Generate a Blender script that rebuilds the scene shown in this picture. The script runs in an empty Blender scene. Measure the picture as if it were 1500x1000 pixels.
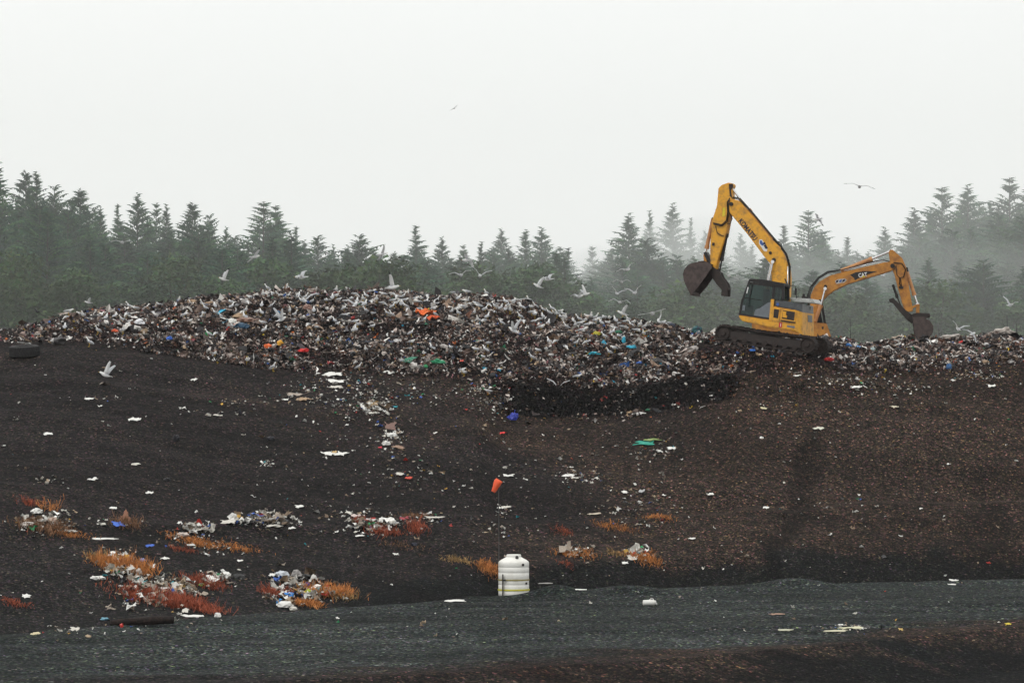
import bpy, bmesh, math, random
import numpy as np
from mathutils import Vector, Matrix

scene = bpy.context.scene
COL = scene.collection
R = math.radians
random.seed(7)
rng = np.random.default_rng(7)

# ------------------------------------------------------------------ camera
CAM_Z = 6.0
F = 4500.0          # focal length in photograph pixels (1500 wide)
PITCH = math.atan(134 / F)
cam_d = bpy.data.cameras.new("Camera")
cam_d.sensor_width = 36.0
cam_d.lens = 36.0 * F / 1500.0
cam_d.clip_start = 0.5
cam_d.clip_end = 9000.0
cam = bpy.data.objects.new("Camera", cam_d)
COL.objects.link(cam)
cam.location = (0, 0, CAM_Z)
cam.rotation_euler = (R(90) + PITCH, 0, 0)
scene.camera = cam

# ------------------------------------------------------------------ sky
SUN_EL, SUN_AZ = R(52), R(-35)
w = bpy.data.worlds.new("World")
scene.world = w
w.use_nodes = True
nt = w.node_tree
bg = nt.nodes["Background"]
sky = nt.nodes.new("ShaderNodeTexSky")
sky.sky_type = 'NISHITA'
sky.sun_disc = False
sky.sun_elevation = SUN_EL
sky.sun_rotation = SUN_AZ
sky.dust_density = 5.0
sky.ozone_density = 0.5
# overcast: the blue of the clear sky is hidden by an even white cloud layer
mixc = nt.nodes.new("ShaderNodeMix"); mixc.data_type = 'RGBA'
mixc.inputs[0].default_value = 0.93
mixc.inputs[7].default_value = (13.6, 13.75, 13.6, 1)
nt.links.new(sky.outputs[0], mixc.inputs[6])
nt.links.new(mixc.outputs[2], bg.inputs[0])
bg.inputs[1].default_value = 0.085

# ------------------------------------------------------------------ sun (diffuse, behind cloud)
sd = bpy.data.lights.new("Sun", 'SUN')
sd.energy = 1.0
sd.angle = R(18)
sd.color = (1.0, 0.97, 0.93)
sun = bpy.data.objects.new("Sun", sd)
COL.objects.link(sun)
dirv = Vector((math.sin(SUN_AZ) * math.cos(SUN_EL), -math.cos(SUN_AZ) * math.cos(SUN_EL) * 0.9, math.sin(SUN_EL)))
sun.rotation_euler = dirv.to_track_quat('Z', 'Y').to_euler()

# ------------------------------------------------------------------ exposure / render
scene.view_settings.view_transform = 'Standard'
scene.view_settings.look = 'None'
scene.view_settings.gamma = 1.0
scene.view_settings.exposure = 0.0
scene.cycles.max_bounces = 6
scene.cycles.diffuse_bounces = 3
scene.cycles.glossy_bounces = 2
scene.cycles.transparent_max_bounces = 16
scene.cycles.volume_bounces = 2
scene.cycles.use_denoising = True
scene.cycles.sample_clamp_indirect = 4.0

# ------------------------------------------------------------------ helpers
def tag(o, label=None, cat=None, group=None, kind=None):
    if label: o["label"] = label
    if cat: o["category"] = cat
    if group: o["group"] = group
    if kind: o["kind"] = kind
    return o

def empty(name, loc, rz=0.0):
    o = bpy.data.objects.new(name, None)
    o.empty_display_size = 0.3
    COL.objects.link(o)
    o.location = loc
    o.rotation_euler = (0, 0, rz)
    return o

def sock(bsdf, name, val):
    if name in bsdf.inputs:
        bsdf.inputs[name].default_value = val

def mat(name, col, rough=0.8, metal=0.0, col2=None, nscale=6.0, lo=0.45, hi=0.65, bump=0.0, bscale=20.0, spec=0.3, detail=6.0):
    m = bpy.data.materials.new(name)
    m.use_nodes = True
    t = m.node_tree
    b = t.nodes["Principled BSDF"]
    b.inputs["Roughness"].default_value = rough
    b.inputs["Metallic"].default_value = metal
    sock(b, "Specular IOR Level", spec)
    tc = t.nodes.new("ShaderNodeTexCoord")
    if col2 is None:
        col2 = tuple(c * 0.7 for c in col)
        lo, hi = 0.35, 0.75
    n = t.nodes.new("ShaderNodeTexNoise")
    n.inputs["Scale"].default_value = nscale
    n.inputs["Detail"].default_value = detail
    n.inputs["Roughness"].default_value = 0.65
    t.links.new(tc.outputs["Object"], n.inputs["Vector"])
    r = t.nodes.new("ShaderNodeValToRGB")
    r.color_ramp.elements[0].position = lo
    r.color_ramp.elements[0].color = (*col, 1)
    r.color_ramp.elements[1].position = hi
    r.color_ramp.elements[1].color = (*col2, 1)
    t.links.new(n.outputs["Fac"], r.inputs["Fac"])
    t.links.new(r.outputs["Color"], b.inputs["Base Color"])
    if bump > 0:
        n2 = t.nodes.new("ShaderNodeTexNoise")
        n2.inputs["Scale"].default_value = bscale
        n2.inputs["Detail"].default_value = 4
        t.links.new(tc.outputs["Object"], n2.inputs["Vector"])
        bp = t.nodes.new("ShaderNodeBump")
        bp.inputs["Strength"].default_value = bump
        bp.inputs["Distance"].default_value = 0.05
        t.links.new(n2.outputs["Fac"], bp.inputs["Height"])
        t.links.new(bp.outputs["Normal"], b.inputs["Normal"])
    return m

def attr_mat(name, rough=0.7, spec=0.2, noise=0.25, nscale=8.0, objrand=0.0, trans=0.0):
    """base colour from the per-piece colour attribute, varied by noise"""
    m = bpy.data.materials.new(name)
    m.use_nodes = True
    t = m.node_tree
    b = t.nodes["Principled BSDF"]
    b.inputs["Roughness"].default_value = rough
    sock(b, "Specular IOR Level", spec)
    a = t.nodes.new("ShaderNodeAttribute"); a.attribute_name = "tint"
    n = t.nodes.new("ShaderNodeTexNoise"); n.inputs["Scale"].default_value = nscale
    tc = t.nodes.new("ShaderNodeTexCoord")
    t.links.new(tc.outputs["Object"], n.inputs["Vector"])
    mr = t.nodes.new("ShaderNodeMapRange")
    mr.inputs["From Min"].default_value = 0.3; mr.inputs["From Max"].default_value = 0.7
    mr.inputs["To Min"].default_value = 1 - noise; mr.inputs["To Max"].default_value = 1 + noise
    t.links.new(n.outputs["Fac"], mr.inputs["Value"])
    v = mr.outputs[0]
    if objrand > 0:
        oi = t.nodes.new("ShaderNodeObjectInfo")
        mr2 = t.nodes.new("ShaderNodeMapRange")
        mr2.inputs["To Min"].default_value = 1 - objrand; mr2.inputs["To Max"].default_value = 1 + objrand
        t.links.new(oi.outputs["Random"], mr2.inputs["Value"])
        mm = t.nodes.new("ShaderNodeMath"); mm.operation = 'MULTIPLY'
        t.links.new(v, mm.inputs[0]); t.links.new(mr2.outputs[0], mm.inputs[1])
        v = mm.outputs[0]
    sc_ = t.nodes.new("ShaderNodeVectorMath"); sc_.operation = 'SCALE'
    t.links.new(a.outputs["Color"], sc_.inputs[0]); t.links.new(v, sc_.inputs["Scale"])
    t.links.new(sc_.outputs[0], b.inputs["Base Color"])
    return m

def np_mesh(name, V, Fq, tint=None, smooth=False):
    """V (n,3), Fq (m,k) of one face size; tint (n,3)"""
    me = bpy.data.meshes.new(name)
    V = np.asarray(V, dtype=np.float32); Fq = np.asarray(Fq, dtype=np.int32)
    k = Fq.shape[1]
    me.vertices.add(len(V)); me.vertices.foreach_set("co", V.ravel())
    me.loops.add(Fq.size); me.loops.foreach_set("vertex_index", Fq.ravel())
    me.polygons.add(len(Fq))
    me.polygons.foreach_set("loop_start", np.arange(0, Fq.size, k, dtype=np.int32))
    me.polygons.foreach_set("loop_total", np.full(len(Fq), k, dtype=np.int32))
    me.polygons.foreach_set("use_smooth", np.full(len(Fq), smooth, dtype=bool))
    me.update(calc_edges=True)
    if tint is not None:
        ca = me.color_attributes.new("tint", 'FLOAT_COLOR', 'POINT')
        c4 = np.ones((len(V), 4), dtype=np.float32); c4[:, :3] = tint
        ca.data.foreach_set("color", c4.ravel())
    return me

def link(name, me, m=None, parent=None, loc=(0, 0, 0)):
    o = bpy.data.objects.new(name, me)
    if m is not None and not me.materials:
        me.materials.append(m)
    COL.objects.link(o)
    o.location = loc
    if parent: o.parent = parent
    return o

class MB:
    def __init__(s): s.v = []; s.f = []; s.m = []
    def add(s, vs, fs, mi=0):
        b = len(s.v); s.v += [tuple(p) for p in vs]
        s.f += [tuple(b + i for i in f) for f in fs]; s.m += [mi] * len(fs); return s
    def tube(s, pts, r, n=8, cap=True, mi=0):
        pts = [Vector(p) for p in pts]
        rs = r if isinstance(r, (list, tuple)) else [r] * len(pts)
        vs = []; up = None
        for i, p in enumerate(pts):
            a = pts[max(i - 1, 0)]; c = pts[min(i + 1, len(pts) - 1)]
            t = (c - a).normalized()
            ref = Vector((0, 0, 1)) if abs(t.z) < 0.9 else Vector((0, 1, 0))
            x = t.cross(ref).normalized(); y = t.cross(x).normalized()
            for k in range(n):
                an = 2 * math.pi * k / n
                vs.append(p + x * math.cos(an) * rs[i] + y * math.sin(an) * rs[i])
        fs = []
        for i in range(len(pts) - 1):
            for k in range(n):
                a = i * n + k; b2 = i * n + (k + 1) % n
                fs.append((a, a + n, b2 + n, b2))
        if cap:
            fs.append(tuple(range(n))); fs.append(tuple(reversed(range((len(pts) - 1) * n, len(pts) * n))))
        return s.add(vs, fs, mi)
    def box(s, c, h, rot=None, mi=0):
        vs = []
        for sx in (-1, 1):
            for sy in (-1, 1):
                for sz in (-1, 1):
                    p = Vector((sx * h[0], sy * h[1], sz * h[2]))
                    if rot: p = rot @ p
                    vs.append(p + Vector(c))
        return s.add(vs, [(0, 1, 3, 2), (4, 6, 7, 5), (0, 4, 5, 1), (2, 3, 7, 6), (0, 2, 6, 4), (1, 5, 7, 3)], mi)
    def lathe(s, prof, n=32, mi=0, c=(0, 0, 0)):
        vs = []
        for r, z in prof:
            for k in range(n):
                a = 2 * math.pi * k / n
                vs.append((c[0] + r * math.cos(a), c[1] + r * math.sin(a), c[2] + z))
        fs = []
        for i in range(len(prof) - 1):
            for k in range(n):
                a = i * n + k; b2 = i * n + (k + 1) % n
                fs.append((a, b2, b2 + n, a + n))
        return s.add(vs, fs, mi)
    def mesh(s, name, bevel=0.0, smooth=False, tri=False):
        me = bpy.data.meshes.new(name)
        me.from_pydata(s.v, [], s.f)
        me.polygons.foreach_set("material_index", s.m)
        bm = bmesh.new(); bm.from_mesh(me)
        bmesh.ops.recalc_face_normals(bm, faces=bm.faces)
        if bevel > 0:
            es = [e for e in bm.edges if len(e.link_faces) == 2 and e.calc_face_angle(0) > 0.6]
            try: bmesh.ops.bevel(bm, geom=es, offset=bevel, segments=2, affect='EDGES', clamp_overlap=True)
            except Exception: pass
        bm.to_mesh(me); bm.free()
        if smooth:
            for p in me.polygons: p.use_smooth = True
        return me
    def build(s, name, m, parent=None, bevel=0.0, smooth=False, loc=(0, 0, 0)):
        me = s.mesh(name, bevel, smooth)
        for x in (m if isinstance(m, (list, tuple)) else [m]): me.materials.append(x)
        return link(name, me, None, parent, loc)

# ------------------------------------------------------------------ value noise
def vnoise(x, y, seed=0):
    r = np.random.default_rng(seed).random((256, 256))
    xi = np.floor(x).astype(int); yi = np.floor(y).astype(int)
    fx = x - xi; fy = y - yi
    fx = fx * fx * (3 - 2 * fx); fy = fy * fy * (3 - 2 * fy)
    a = r[xi % 256, yi % 256]; b = r[(xi + 1) % 256, yi % 256]
    c = r[xi % 256, (yi + 1) % 256]; d = r[(xi + 1) % 256, (yi + 1) % 256]
    return (a * (1 - fx) + b * fx) * (1 - fy) + (c * (1 - fx) + d * fx) * fy - 0.5
def fbm(x, y, sc, seed=0, oct=4):
    v = 0; a = 1.0
    for i in range(oct):
        v = v + a * vnoise(x / sc, y / sc, seed + i); sc = sc / 2.0; a *= 0.5
    return v

# ------------------------------------------------------------------ terrain
def cv(pts):
    xs = [a for a, _ in pts]; ys = [b for _, b in pts]
    return lambda p: np.interp(p, xs, ys)
def zof(py, d): return CAM_Z + (634.0 - py) * d / F
near_edge = cv([(0, 1012), (640, 985), (1000, 962), (1500, 915)])
far_edge = cv([(0, 930), (300, 905), (500, 890), (730, 874), (1000, 860), (1500, 848)])
bank_z = cv([(0, 0.3), (300, 0.35), (550, 0.55), (640, 0.8), (730, 0.95), (1000, 1.0), (1500, 1.05)])
bank_w = cv([(0, 5), (400, 5), (640, 4), (800, 3.5), (1500, 3.5)])
toe_d = cv([(0, 147), (740, 146), (1075, 146.5), (1120, 148), (1250, 150), (1500, 152)])
toe_py = cv([(0, 507), (100, 503), (200, 513), (300, 527), (400, 540), (500, 548), (600, 551), (700, 562), (740, 604), (800, 608), (850, 610), (950, 600), (1000, 592), (1072, 580), (1085, 562), (1200, 556), (1300, 552), (1500, 545)])
cut_py = cv([(0, 500), (100, 497), (200, 505), (300, 518), (400, 531), (500, 539), (600, 542), (700, 550), (745, 561), (850, 576), (930, 568), (1000, 555), (1075, 549), (1090, 545), (1200, 545), (1300, 541), (1500, 533)])
crest_py = cv([(-200, 492), (0, 487), (60, 474), (100, 464), (200, 452), (300, 440), (400, 430), (450, 430), (500, 430), (540, 428), (600, 431), (650, 437), (740, 441), (800, 455), (900, 468), (960, 476), (1030, 486), (1100, 492), (1220, 499), (1300, 500), (1500, 497)])
crest_d = cv([(0, 156), (300, 160), (700, 160), (900, 158), (1050, 156.5), (1225, 156.5), (1285, 163), (1500, 165)])

def height(x, y):
    x = np.asarray(x, dtype=float); y = np.asarray(y, dtype=float)
    yy = np.maximum(y, 40.0)
    p = np.clip(750 + F * x / yy, -150, 1650)
    p2 = p + 14 * vnoise(x / 3.0, y / 3.0, 3)          # ragged edges
    dn = 27000.0 / (near_edge(p) - 634); df = 27000.0 / (far_edge(p) - 634)
    df = df + 0.5 * vnoise(x / 2.2, y * 0, 5)
    db = df + bank_w(p); zb = bank_z(p)
    dt = toe_d(p); zt = zof(toe_py(p2), dt)
    dcut = dt + 0.9; zcut = zof(cut_py(p2), dcut)
    dc = crest_d(p); zc = zof(crest_py(p), dc)
    dm = dcut + 0.42 * (dc - dcut); zm = zcut + 0.55 * (zc - zcut)
    dbe = db + 0.26 * (dt - db); zbe = zb + 0.26 * (zt - zb) - 0.12
    K = [(dn * 0 - 500, dn * 0 - 1.4), (dn - 12, dn * 0 - 1.4), (dn - 5, dn * 0 - 1.0), (dn, dn * 0), ((dn + df) / 2, dn * 0 + 0.03), (df - 0.5, dn * 0 + 0.06),
         (df + 0.9, dn * 0 - 0.12), (db, zb), (dbe - 1.5, zbe - 0.42), (dbe, zbe), (dbe + 1.6, zbe + 0.12), (dt, zt), (dcut, zcut), (dm, zm), (dc, zc),
         (dc + 2, zc - 0.2), (dc + 8, zc - 2.1), (dc + 30, zc - 4.0), (dc * 0 + 270, dc * 0 + 5.0), (dc * 0 + 900, dc * 0 + 6.0), (dc * 0 + 4000, dc * 0 + 16.0)]
    z = np.full(y.shape, -1.4)
    for (d0, z0), (d1, z1) in zip(K[:-1], K[1:]):
        t = (y - d0) / (d1 - d0)
        sel = (t >= 0) & (t < 1)
        z = np.where(sel, z0 + (z1 - z0) * t, z)
    heap = np.clip((y - dt - 0.4) / 1.5, 0, 1) * np.clip((dc + 12 - y) / 8, 0, 1)
    slope = np.clip((y - db) / 3, 0, 1) * np.clip((dt - y) / 2, 0, 1)
    near = np.clip((200 - y) / 20, 0, 1)
    z = z + heap * (0.42 * fbm(x, y, 2.6, 11, 4)) + slope * (0.22 * fbm(x, y, 5.0, 21, 3) + 0.05 * fbm(x, y, 0.8, 31, 2))
    z = z + slope * .16 * fbm(x * .2, y, 2.0, 111, 2)
    z = z + near * (1 - heap) * 0.035 * fbm(x, y, 0.9, 41, 3)
    # furrows left by machines on the road
    road = np.clip((y - dn) / 2, 0, 1) * np.clip((df - y) / 2, 0, 1)
    z = z + road * 0.15 * vnoise(x / 9.0, (y - x * 0.35) / 1.1, 51)
    # low mounds at the lip of the road
    for gx, gy, h, sx, sy in ((1.75, 112.2, 0.42, 1.0, 0.9), (4.2, 114.5, 0.30, 1.6, 0.9), (11.0, 119.0, 0.30, 1.6, 1.0), (-1.9, 111.0, 0.12, 0.9, 0.8), (8.0, 116.8, 0.12, 1.5, 0.8)):
        z = z + h * np.exp(-((x - gx) / sx) ** 2 - ((y - gy) / sy) ** 2)
    # earth mounds below the digger
    for gx, gy, h, sx, sy in ((14.2, 148.0, 0.45, 1.6, 1.0), (16.6, 148.6, 0.35, 1.2, 1.0), (12.3, 147.2, 0.3, 0.9, 0.8)):
        z = z + h * np.exp(-((x - gx) / sx) ** 2 - ((y - gy) / sy) ** 2)
    # wheel ruts in the right hand slope
    xr = 13.5 - (y - 124) * (-0.09); xr = np.interp(y, [118, 124, 136, 141], [10.2, 10.8, 13.0, 13.9])
    z = z - slope * 0.16 * np.exp(-((x - xr) / 0.7) ** 2) * np.clip((142 - y) / 4, 0, 1) * np.clip((y - 121) / 3, 0, 1)
    return z

def pad(z, x, y, cx, cy, rx, ry, fn):
    wgt = np.clip(1.6 - np.sqrt(((x - cx) / rx) ** 2 + ((y - cy) / ry) ** 2), 0, 0.6) / 0.6
    wgt = wgt * wgt * (3 - 2 * wgt)
    return z * (1 - wgt) + fn(x, y) * wgt

KOM = dict(x=12.33, y=152.0, z=10.10)
CATM = dict(x=14.3, y=163.5, z=8.95)
def ground_z(x, y):
    z = height(x, y)
    z = pad(z, x, y, 12.5, 152.0, 3.0, 2.2, lambda a, b: KOM['z'] - 0.10 - (a - 12.33) * 0.135)
    z = pad(z, x, y, CATM['x'], CATM['y'], 4.2, 3.0, lambda a, b: CATM['z'] + a * 0)
    return z

def axis(fine0, fine1, step, lo, hi, grow=1.16):
    c = list(np.arange(fine0, fine1 + 1e-6, step))
    a = [fine0]; s_ = step
    while a[-1] > lo: s_ *= grow; a.append(a[-1] - s_)
    a[-1] = lo
    b = [fine1]; s_ = step
    while b[-1] < hi: s_ *= grow; b.append(b[-1] + s_)
    b[-1] = hi
    return np.array(sorted(a[1:]) + c + b[1:])
GX = axis(-27.5, 28.5, 0.125, -1500, 1500)
GY = axis(68.0, 172.0, 0.14, -60, 1400)
XX, YY = np.meshgrid(GX, GY, indexing='ij')
ZZ = ground_z(XX, YY)

def gz(x, y):
    i = int(np.clip(np.searchsorted(GX, x) - 1, 0, len(GX) - 2)); j = int(np.clip(np.searchsorted(GY, y) - 1, 0, len(GY) - 2))
    fx = (x - GX[i]) / (GX[i + 1] - GX[i]); fy = (y - GY[j]) / (GY[j + 1] - GY[j])
    return (ZZ[i, j] * (1 - fx) + ZZ[i + 1, j] * fx) * (1 - fy) + (ZZ[i, j + 1] * (1 - fx) + ZZ[i + 1, j + 1] * fx) * fy
def gzv(x, y):
    i = np.clip(np.searchsorted(GX, x) - 1, 0, len(GX) - 2); j = np.clip(np.searchsorted(GY, y) - 1, 0, len(GY) - 2)
    fx = (x - GX[i]) / (GX[i + 1] - GX[i]); fy = (y - GY[j]) / (GY[j + 1] - GY[j])
    return (ZZ[i, j] * (1 - fx) + ZZ[i + 1, j] * fx) * (1 - fy) + (ZZ[i, j + 1] * (1 - fx) + ZZ[i + 1, j + 1] * fx) * fy
def hit(px, py, d0=70.0, d1=168.0):
    """where the sight line of a photograph pixel meets the ground"""
    kx = (px - 750) / F; kz = (634 - py) / F
    ds = np.arange(d0, d1, 0.1)
    g = gzv(kx * ds, ds) - (CAM_Z + kz * ds)
    idx = np.nonzero(g > 0)[0]
    d = ds[idx[0]] if len(idx) else crest_d(px)
    return kx * d, float(d), gz(kx * d, d)
def at(px, py, d): return ((px - 750) / F * d, d, CAM_Z + (634 - py) / F * d)

# colour of the soil
P = np.clip(750 + F * XX / np.maximum(YY, 40), -150, 1650)
n1 = fbm(XX, YY, 7.0, 61, 4); n2 = fbm(XX, YY, 1.6, 71, 3); n3 = fbm(XX * 0.35, YY, 1.4, 81, 3)
def mixa(a, b, t): return a * (1 - t[..., None]) + b * t[..., None]
def rgb(*c): return np.array(c, dtype=float)
t_right = np.clip((P - 600) / 500 + n1 * 0.9, 0, 1)
c = mixa(rgb(.027, .024, .023), rgb(.059, .045, .034), t_right)
c = mixa(c, rgb(.034, .026, .021), np.clip(n2 * 0.9 + n1 * 0.6 - 0.1, 0, 1))
dn = 27000 / (near_edge(P) - 634); df = 27000 / (far_edge(P) - 634); db = df + bank_w(P)
lowl = np.clip(1 - (YY - db) / 14, 0, 1) * np.clip((620 - P) / 300, 0, 1)
c = mixa(c, rgb(.026, .029, .028), lowl * 0.7)
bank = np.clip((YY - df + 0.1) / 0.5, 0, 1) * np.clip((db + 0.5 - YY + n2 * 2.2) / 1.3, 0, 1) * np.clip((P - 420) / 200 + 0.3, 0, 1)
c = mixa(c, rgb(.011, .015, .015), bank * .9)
road = np.clip((YY - dn - 1.5 + n3 * 5) / 3.0, 0, 1) * np.clip((df + 0.3 - YY + n2 * 0.8) / 0.8, 0, 1)
rc = mixa(rgb(.030, .042, .040), rgb(.045, .060, .057), np.clip(0.5 + n3 * 1.5, 0, 1))
c = mixa(c, rc, road)
pre = np.clip((dn + 1.0 - YY + n3 * 5) / 3.0, 0, 1) * (YY < 110)
fc = mixa(rgb(.022, .014, .010), rgb(.009, .012, .012), np.clip((P - 900) / 400 + n1, 0, 1))
fc = mixa(fc, rgb(.022, .014, .011), np.clip(n2 * 1.4 + 0.1, 0, 1) * 0.5)
c = mixa(c, fc, pre)
# dark stain where machines have climbed the slope
def stain(pts, wd, amt):
    xs = np.interp(YY, [p_[1] for p_ in pts], [p_[0] for p_ in pts])
    inside = np.clip((YY - pts[0][1]) / 1.5, 0, 1) * np.clip((pts[-1][1] - YY) / 1.5, 0, 1)
    return amt * inside * np.exp(-((XX - xs + n2 * 0.8) / wd) ** 4)
s_all = stain([(9.9, 119), (10.6, 124), (13.1, 137), (14.2, 143)], 0.6, 0.5) + stain([(19.2, 127), (20.6, 134), (21.5, 140)], 0.9, 0.32)
c = c * (1 - np.clip(s_all, 0, .8))[..., None]
dt = toe_d(P); dcr = crest_d(P)
heapm = np.clip((YY - dt - 0.2) / 0.8 + n2, 0, 1) * (YY < dcr + 20)
c = mixa(c, rgb(.030, .021, .020), heapm * np.clip((P - 10) / 90, 0, 1))
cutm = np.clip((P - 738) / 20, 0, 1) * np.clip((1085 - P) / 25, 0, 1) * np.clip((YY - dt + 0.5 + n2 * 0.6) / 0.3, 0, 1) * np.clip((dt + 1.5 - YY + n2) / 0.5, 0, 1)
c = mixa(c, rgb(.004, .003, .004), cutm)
c = c * (1 + 0.35 * n2)[..., None] * (0.44 + 0.11 * road)[..., None] * (1 + .55 * fbm(XX * .22, YY, 2.4, 101, 3) + .3 * n1)[..., None]
farm = np.clip((YY - 200) / 60, 0, 1)
c = mixa(c, rgb(.045, .06, .03), farm)
nx, ny = XX.shape
idx = np.arange(nx * ny).reshape(nx, ny)
quads = np.stack([idx[:-1, :-1], idx[1:, :-1], idx[1:, 1:], idx[:-1, 1:]], axis=-1).reshape(-1, 4)
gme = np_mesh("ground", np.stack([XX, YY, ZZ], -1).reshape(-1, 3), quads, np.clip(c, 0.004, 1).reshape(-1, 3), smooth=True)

def soil_material():
    m = bpy.data.materials.new("soil"); m.use_nodes = True
    t = m.node_tree; b = t.nodes["Principled BSDF"]
    b.inputs["Roughness"].default_value = 0.95; sock(b, "Specular IOR Level", 0.1)
    a = t.nodes.new("ShaderNodeAttribute"); a.attribute_name = "tint"
    tc = t.nodes.new("ShaderNodeTexCoord")
    v = t.nodes.new("ShaderNodeTexVoronoi"); v.inputs["Scale"].default_value = 15.0
    v2 = t.nodes.new("ShaderNodeTexVoronoi"); v2.inputs["Scale"].default_value = 6.5
    n = t.nodes.new("ShaderNodeTexNoise"); n.inputs["Scale"].default_value = 3.0; n.inputs["Detail"].default_value = 8; n.inputs["Roughness"].default_value = 0.75
    for q in (v, v2, n): t.links.new(tc.outputs["Object"], q.inputs["Vector"])
    sep = t.nodes.new("ShaderNodeSeparateColor"); t.links.new(v.outputs["Color"], sep.inputs[0])
    sep2 = t.nodes.new("ShaderNodeSeparateColor"); t.links.new(v2.outputs["Color"], sep2.inputs[0])
    r = t.nodes.new("ShaderNodeValToRGB"); e = r.color_ramp.elements
    e[0].position = 0; e[0].color = (.1, .1, .1, 1); e[1].position = 1; e[1].color = (8.5, 8.2, 7.4, 1)
    for ps, cc in ((.35, .45), (.75, 1.3), (.93, 2.3), (.975, 4.0)):
        q = e.new(ps); q.color = (cc, cc, cc, 1)
    t.links.new(sep.outputs[0], r.inputs["Fac"])
    mr = t.nodes.new("ShaderNodeMapRange"); mr.inputs["To Min"].default_value = 0.55; mr.inputs["To Max"].default_value = 1.45
    t.links.new(sep2.outputs[1], mr.inputs["Value"])
    mr3 = t.nodes.new("ShaderNodeMapRange"); mr3.inputs["From Min"].default_value = 0.3; mr3.inputs["From Max"].default_value = 0.7
    mr3.inputs["To Min"].default_value = 0.6; mr3.inputs["To Max"].default_value = 1.4
    t.links.new(n.outputs["Fac"], mr3.inputs["Value"])
    mm = t.nodes.new("ShaderNodeMath"); mm.operation = 'MULTIPLY'
    t.links.new(mr.outputs[0], mm.inputs[0]); t.links.new(mr3.outputs[0], mm.inputs[1])
    vm = t.nodes.new("ShaderNodeVectorMath"); vm.operation = 'MULTIPLY'
    t.links.new(a.outputs["Color"], vm.inputs[0]); t.links.new(r.outputs["Color"], vm.inputs[1])
    vs = t.nodes.new("ShaderNodeVectorMath"); vs.operation = 'SCALE'
    t.links.new(vm.outputs[0], vs.inputs[0]); t.links.new(mm.outputs[0], vs.inputs["Scale"])
    # slight hue change from stone to stone
    hm = t.nodes.new("ShaderNodeMix"); hm.data_type = 'RGBA'; hm.blend_type = 'MULTIPLY'; hm.inputs[0].default_value = 0.35
    t.links.new(vs.outputs[0], hm.inputs[6]); 
    sc2 = t.nodes.new("ShaderNodeVectorMath"); sc2.operation = 'SCALE'; sc2.inputs["Scale"].default_value = 2.0
    t.links.new(v.outputs["Color"], sc2.inputs[0]); t.links.new(sc2.outputs[0], hm.inputs[7])
    t.links.new(hm.outputs[2], b.inputs["Base Color"])
    bp = t.nodes.new("ShaderNodeBump"); bp.inputs["Strength"].default_value = 0.9; bp.inputs["Distance"].default_value = 0.05
    ad = t.nodes.new("ShaderNodeMath"); ad.operation = 'SUBTRACT'
    t.links.new(n.outputs["Fac"], ad.inputs[0]); t.links.new(v.outputs["Distance"], ad.inputs[1])
    t.links.new(ad.outputs[0], bp.inputs["Height"]); t.links.new(bp.outputs["Normal"], b.inputs["Normal"])
    return m
ground = link("ground", gme, soil_material())
tag(ground, kind="structure")

# ------------------------------------------------------------------ rubbish pieces (crumpled sheets), vectorised
def pal(rows):
    wts = np.array([r_[0] for r_ in rows], float); wts /= wts.sum()
    return wts, np.array([r_[1] for r_ in rows], float)
HEAP_PAL = pal([(26, (.012, .009, .010)), (22, (.032, .022, .021)), (14, (.065, .042, .035)), (13, (.12, .075, .06)), (10, (.26, .19, .165)), (6, (.15, .07, .045)),
                (8, (.38, .31, .275)), (6, (.56, .49, .44)), (6, (.82, .79, .75)), (2.5, (.38, .27, .17)), (3, (.08, .09, .12)),
                (.8, (.33, .03, .03)), (.4, (.02, .10, .35)), (.3, (.03, .3, .45)), (.5, (.02, .14, .07)), (.5, (.6, .15, .03)), (.25, (.6, .42, .03)), (.5, (.4, .18, .2))])
LIT_PAL = pal([(26, (.75, .74, .70)), (16, (.5, .48, .43)), (14, (.3, .25, .2)), (12, (.16, .11, .07)), (8, (.04, .04, .04)), (1.6, (.45, .04, .03)), (1.6, (.04, .12, .45)), (1, (.03, .3, .35)),
               (1, (.04, .3, .12)), (1.8, (.6, .35, .06)), (6, (.4, .3, .2))])
def pieces(pos, size, palette, flat=0.5, crumple=0.33, aspect=(0.3, 0.9)):
    n = len(pos)
    gx_, gy_ = np.meshgrid(np.linspace(-.5, .5, 4), np.linspace(-.5, .5, 3), indexing='ij')
    g = np.stack([gx_.ravel(), gy_.ravel(), np.zeros(12)], -1)
    L = np.repeat(g[None], n, 0)
    asp = rng.uniform(aspect[0], aspect[1], n)
    L[:, :, 1] *= asp[:, None]
    L += rng.normal(0, 1, L.shape) * np.array([0.10, 0.08, crumple * 0.5])
    L *= size[:, None, None]
    # random frames: tilted away from flat by up to ~ (1-flat)
    nrm = rng.normal(0, 1, (n, 3)); nrm[:, 2] = np.abs(nrm[:, 2]) + flat * 4; nrm /= np.linalg.norm(nrm, axis=1)[:, None]
    r1 = rng.normal(0, 1, (n, 3)); u = r1 - (r1 * nrm).sum(1)[:, None] * nrm; u /= np.linalg.norm(u, axis=1)[:, None]
    v = np.cross(nrm, u)
    W = L[:, :, 0:1] * u[:, None] + L[:, :, 1:2] * v[:, None] + L[:, :, 2:3] * nrm[:, None] + pos[:, None]
    q = []
    for i in range(3):
        for j in range(2):
            a = i * 3 + j; q.append((a, a + 3, a + 4, a + 1))
    q = np.array(q)
    Fq = (q[None] + (np.arange(n) * 12)[:, None, None]).reshape(-1, 4)
    ci = rng.choice(len(palette[0]), n, p=palette[0])
    cc = palette[1][ci] * rng.uniform(0.6, 1.15, (n, 1))
    T = np.repeat(cc[:, None], 12, 1).reshape(-1, 3)
    return W.reshape(-1, 3), Fq, np.clip(T, 0, .86)
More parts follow.
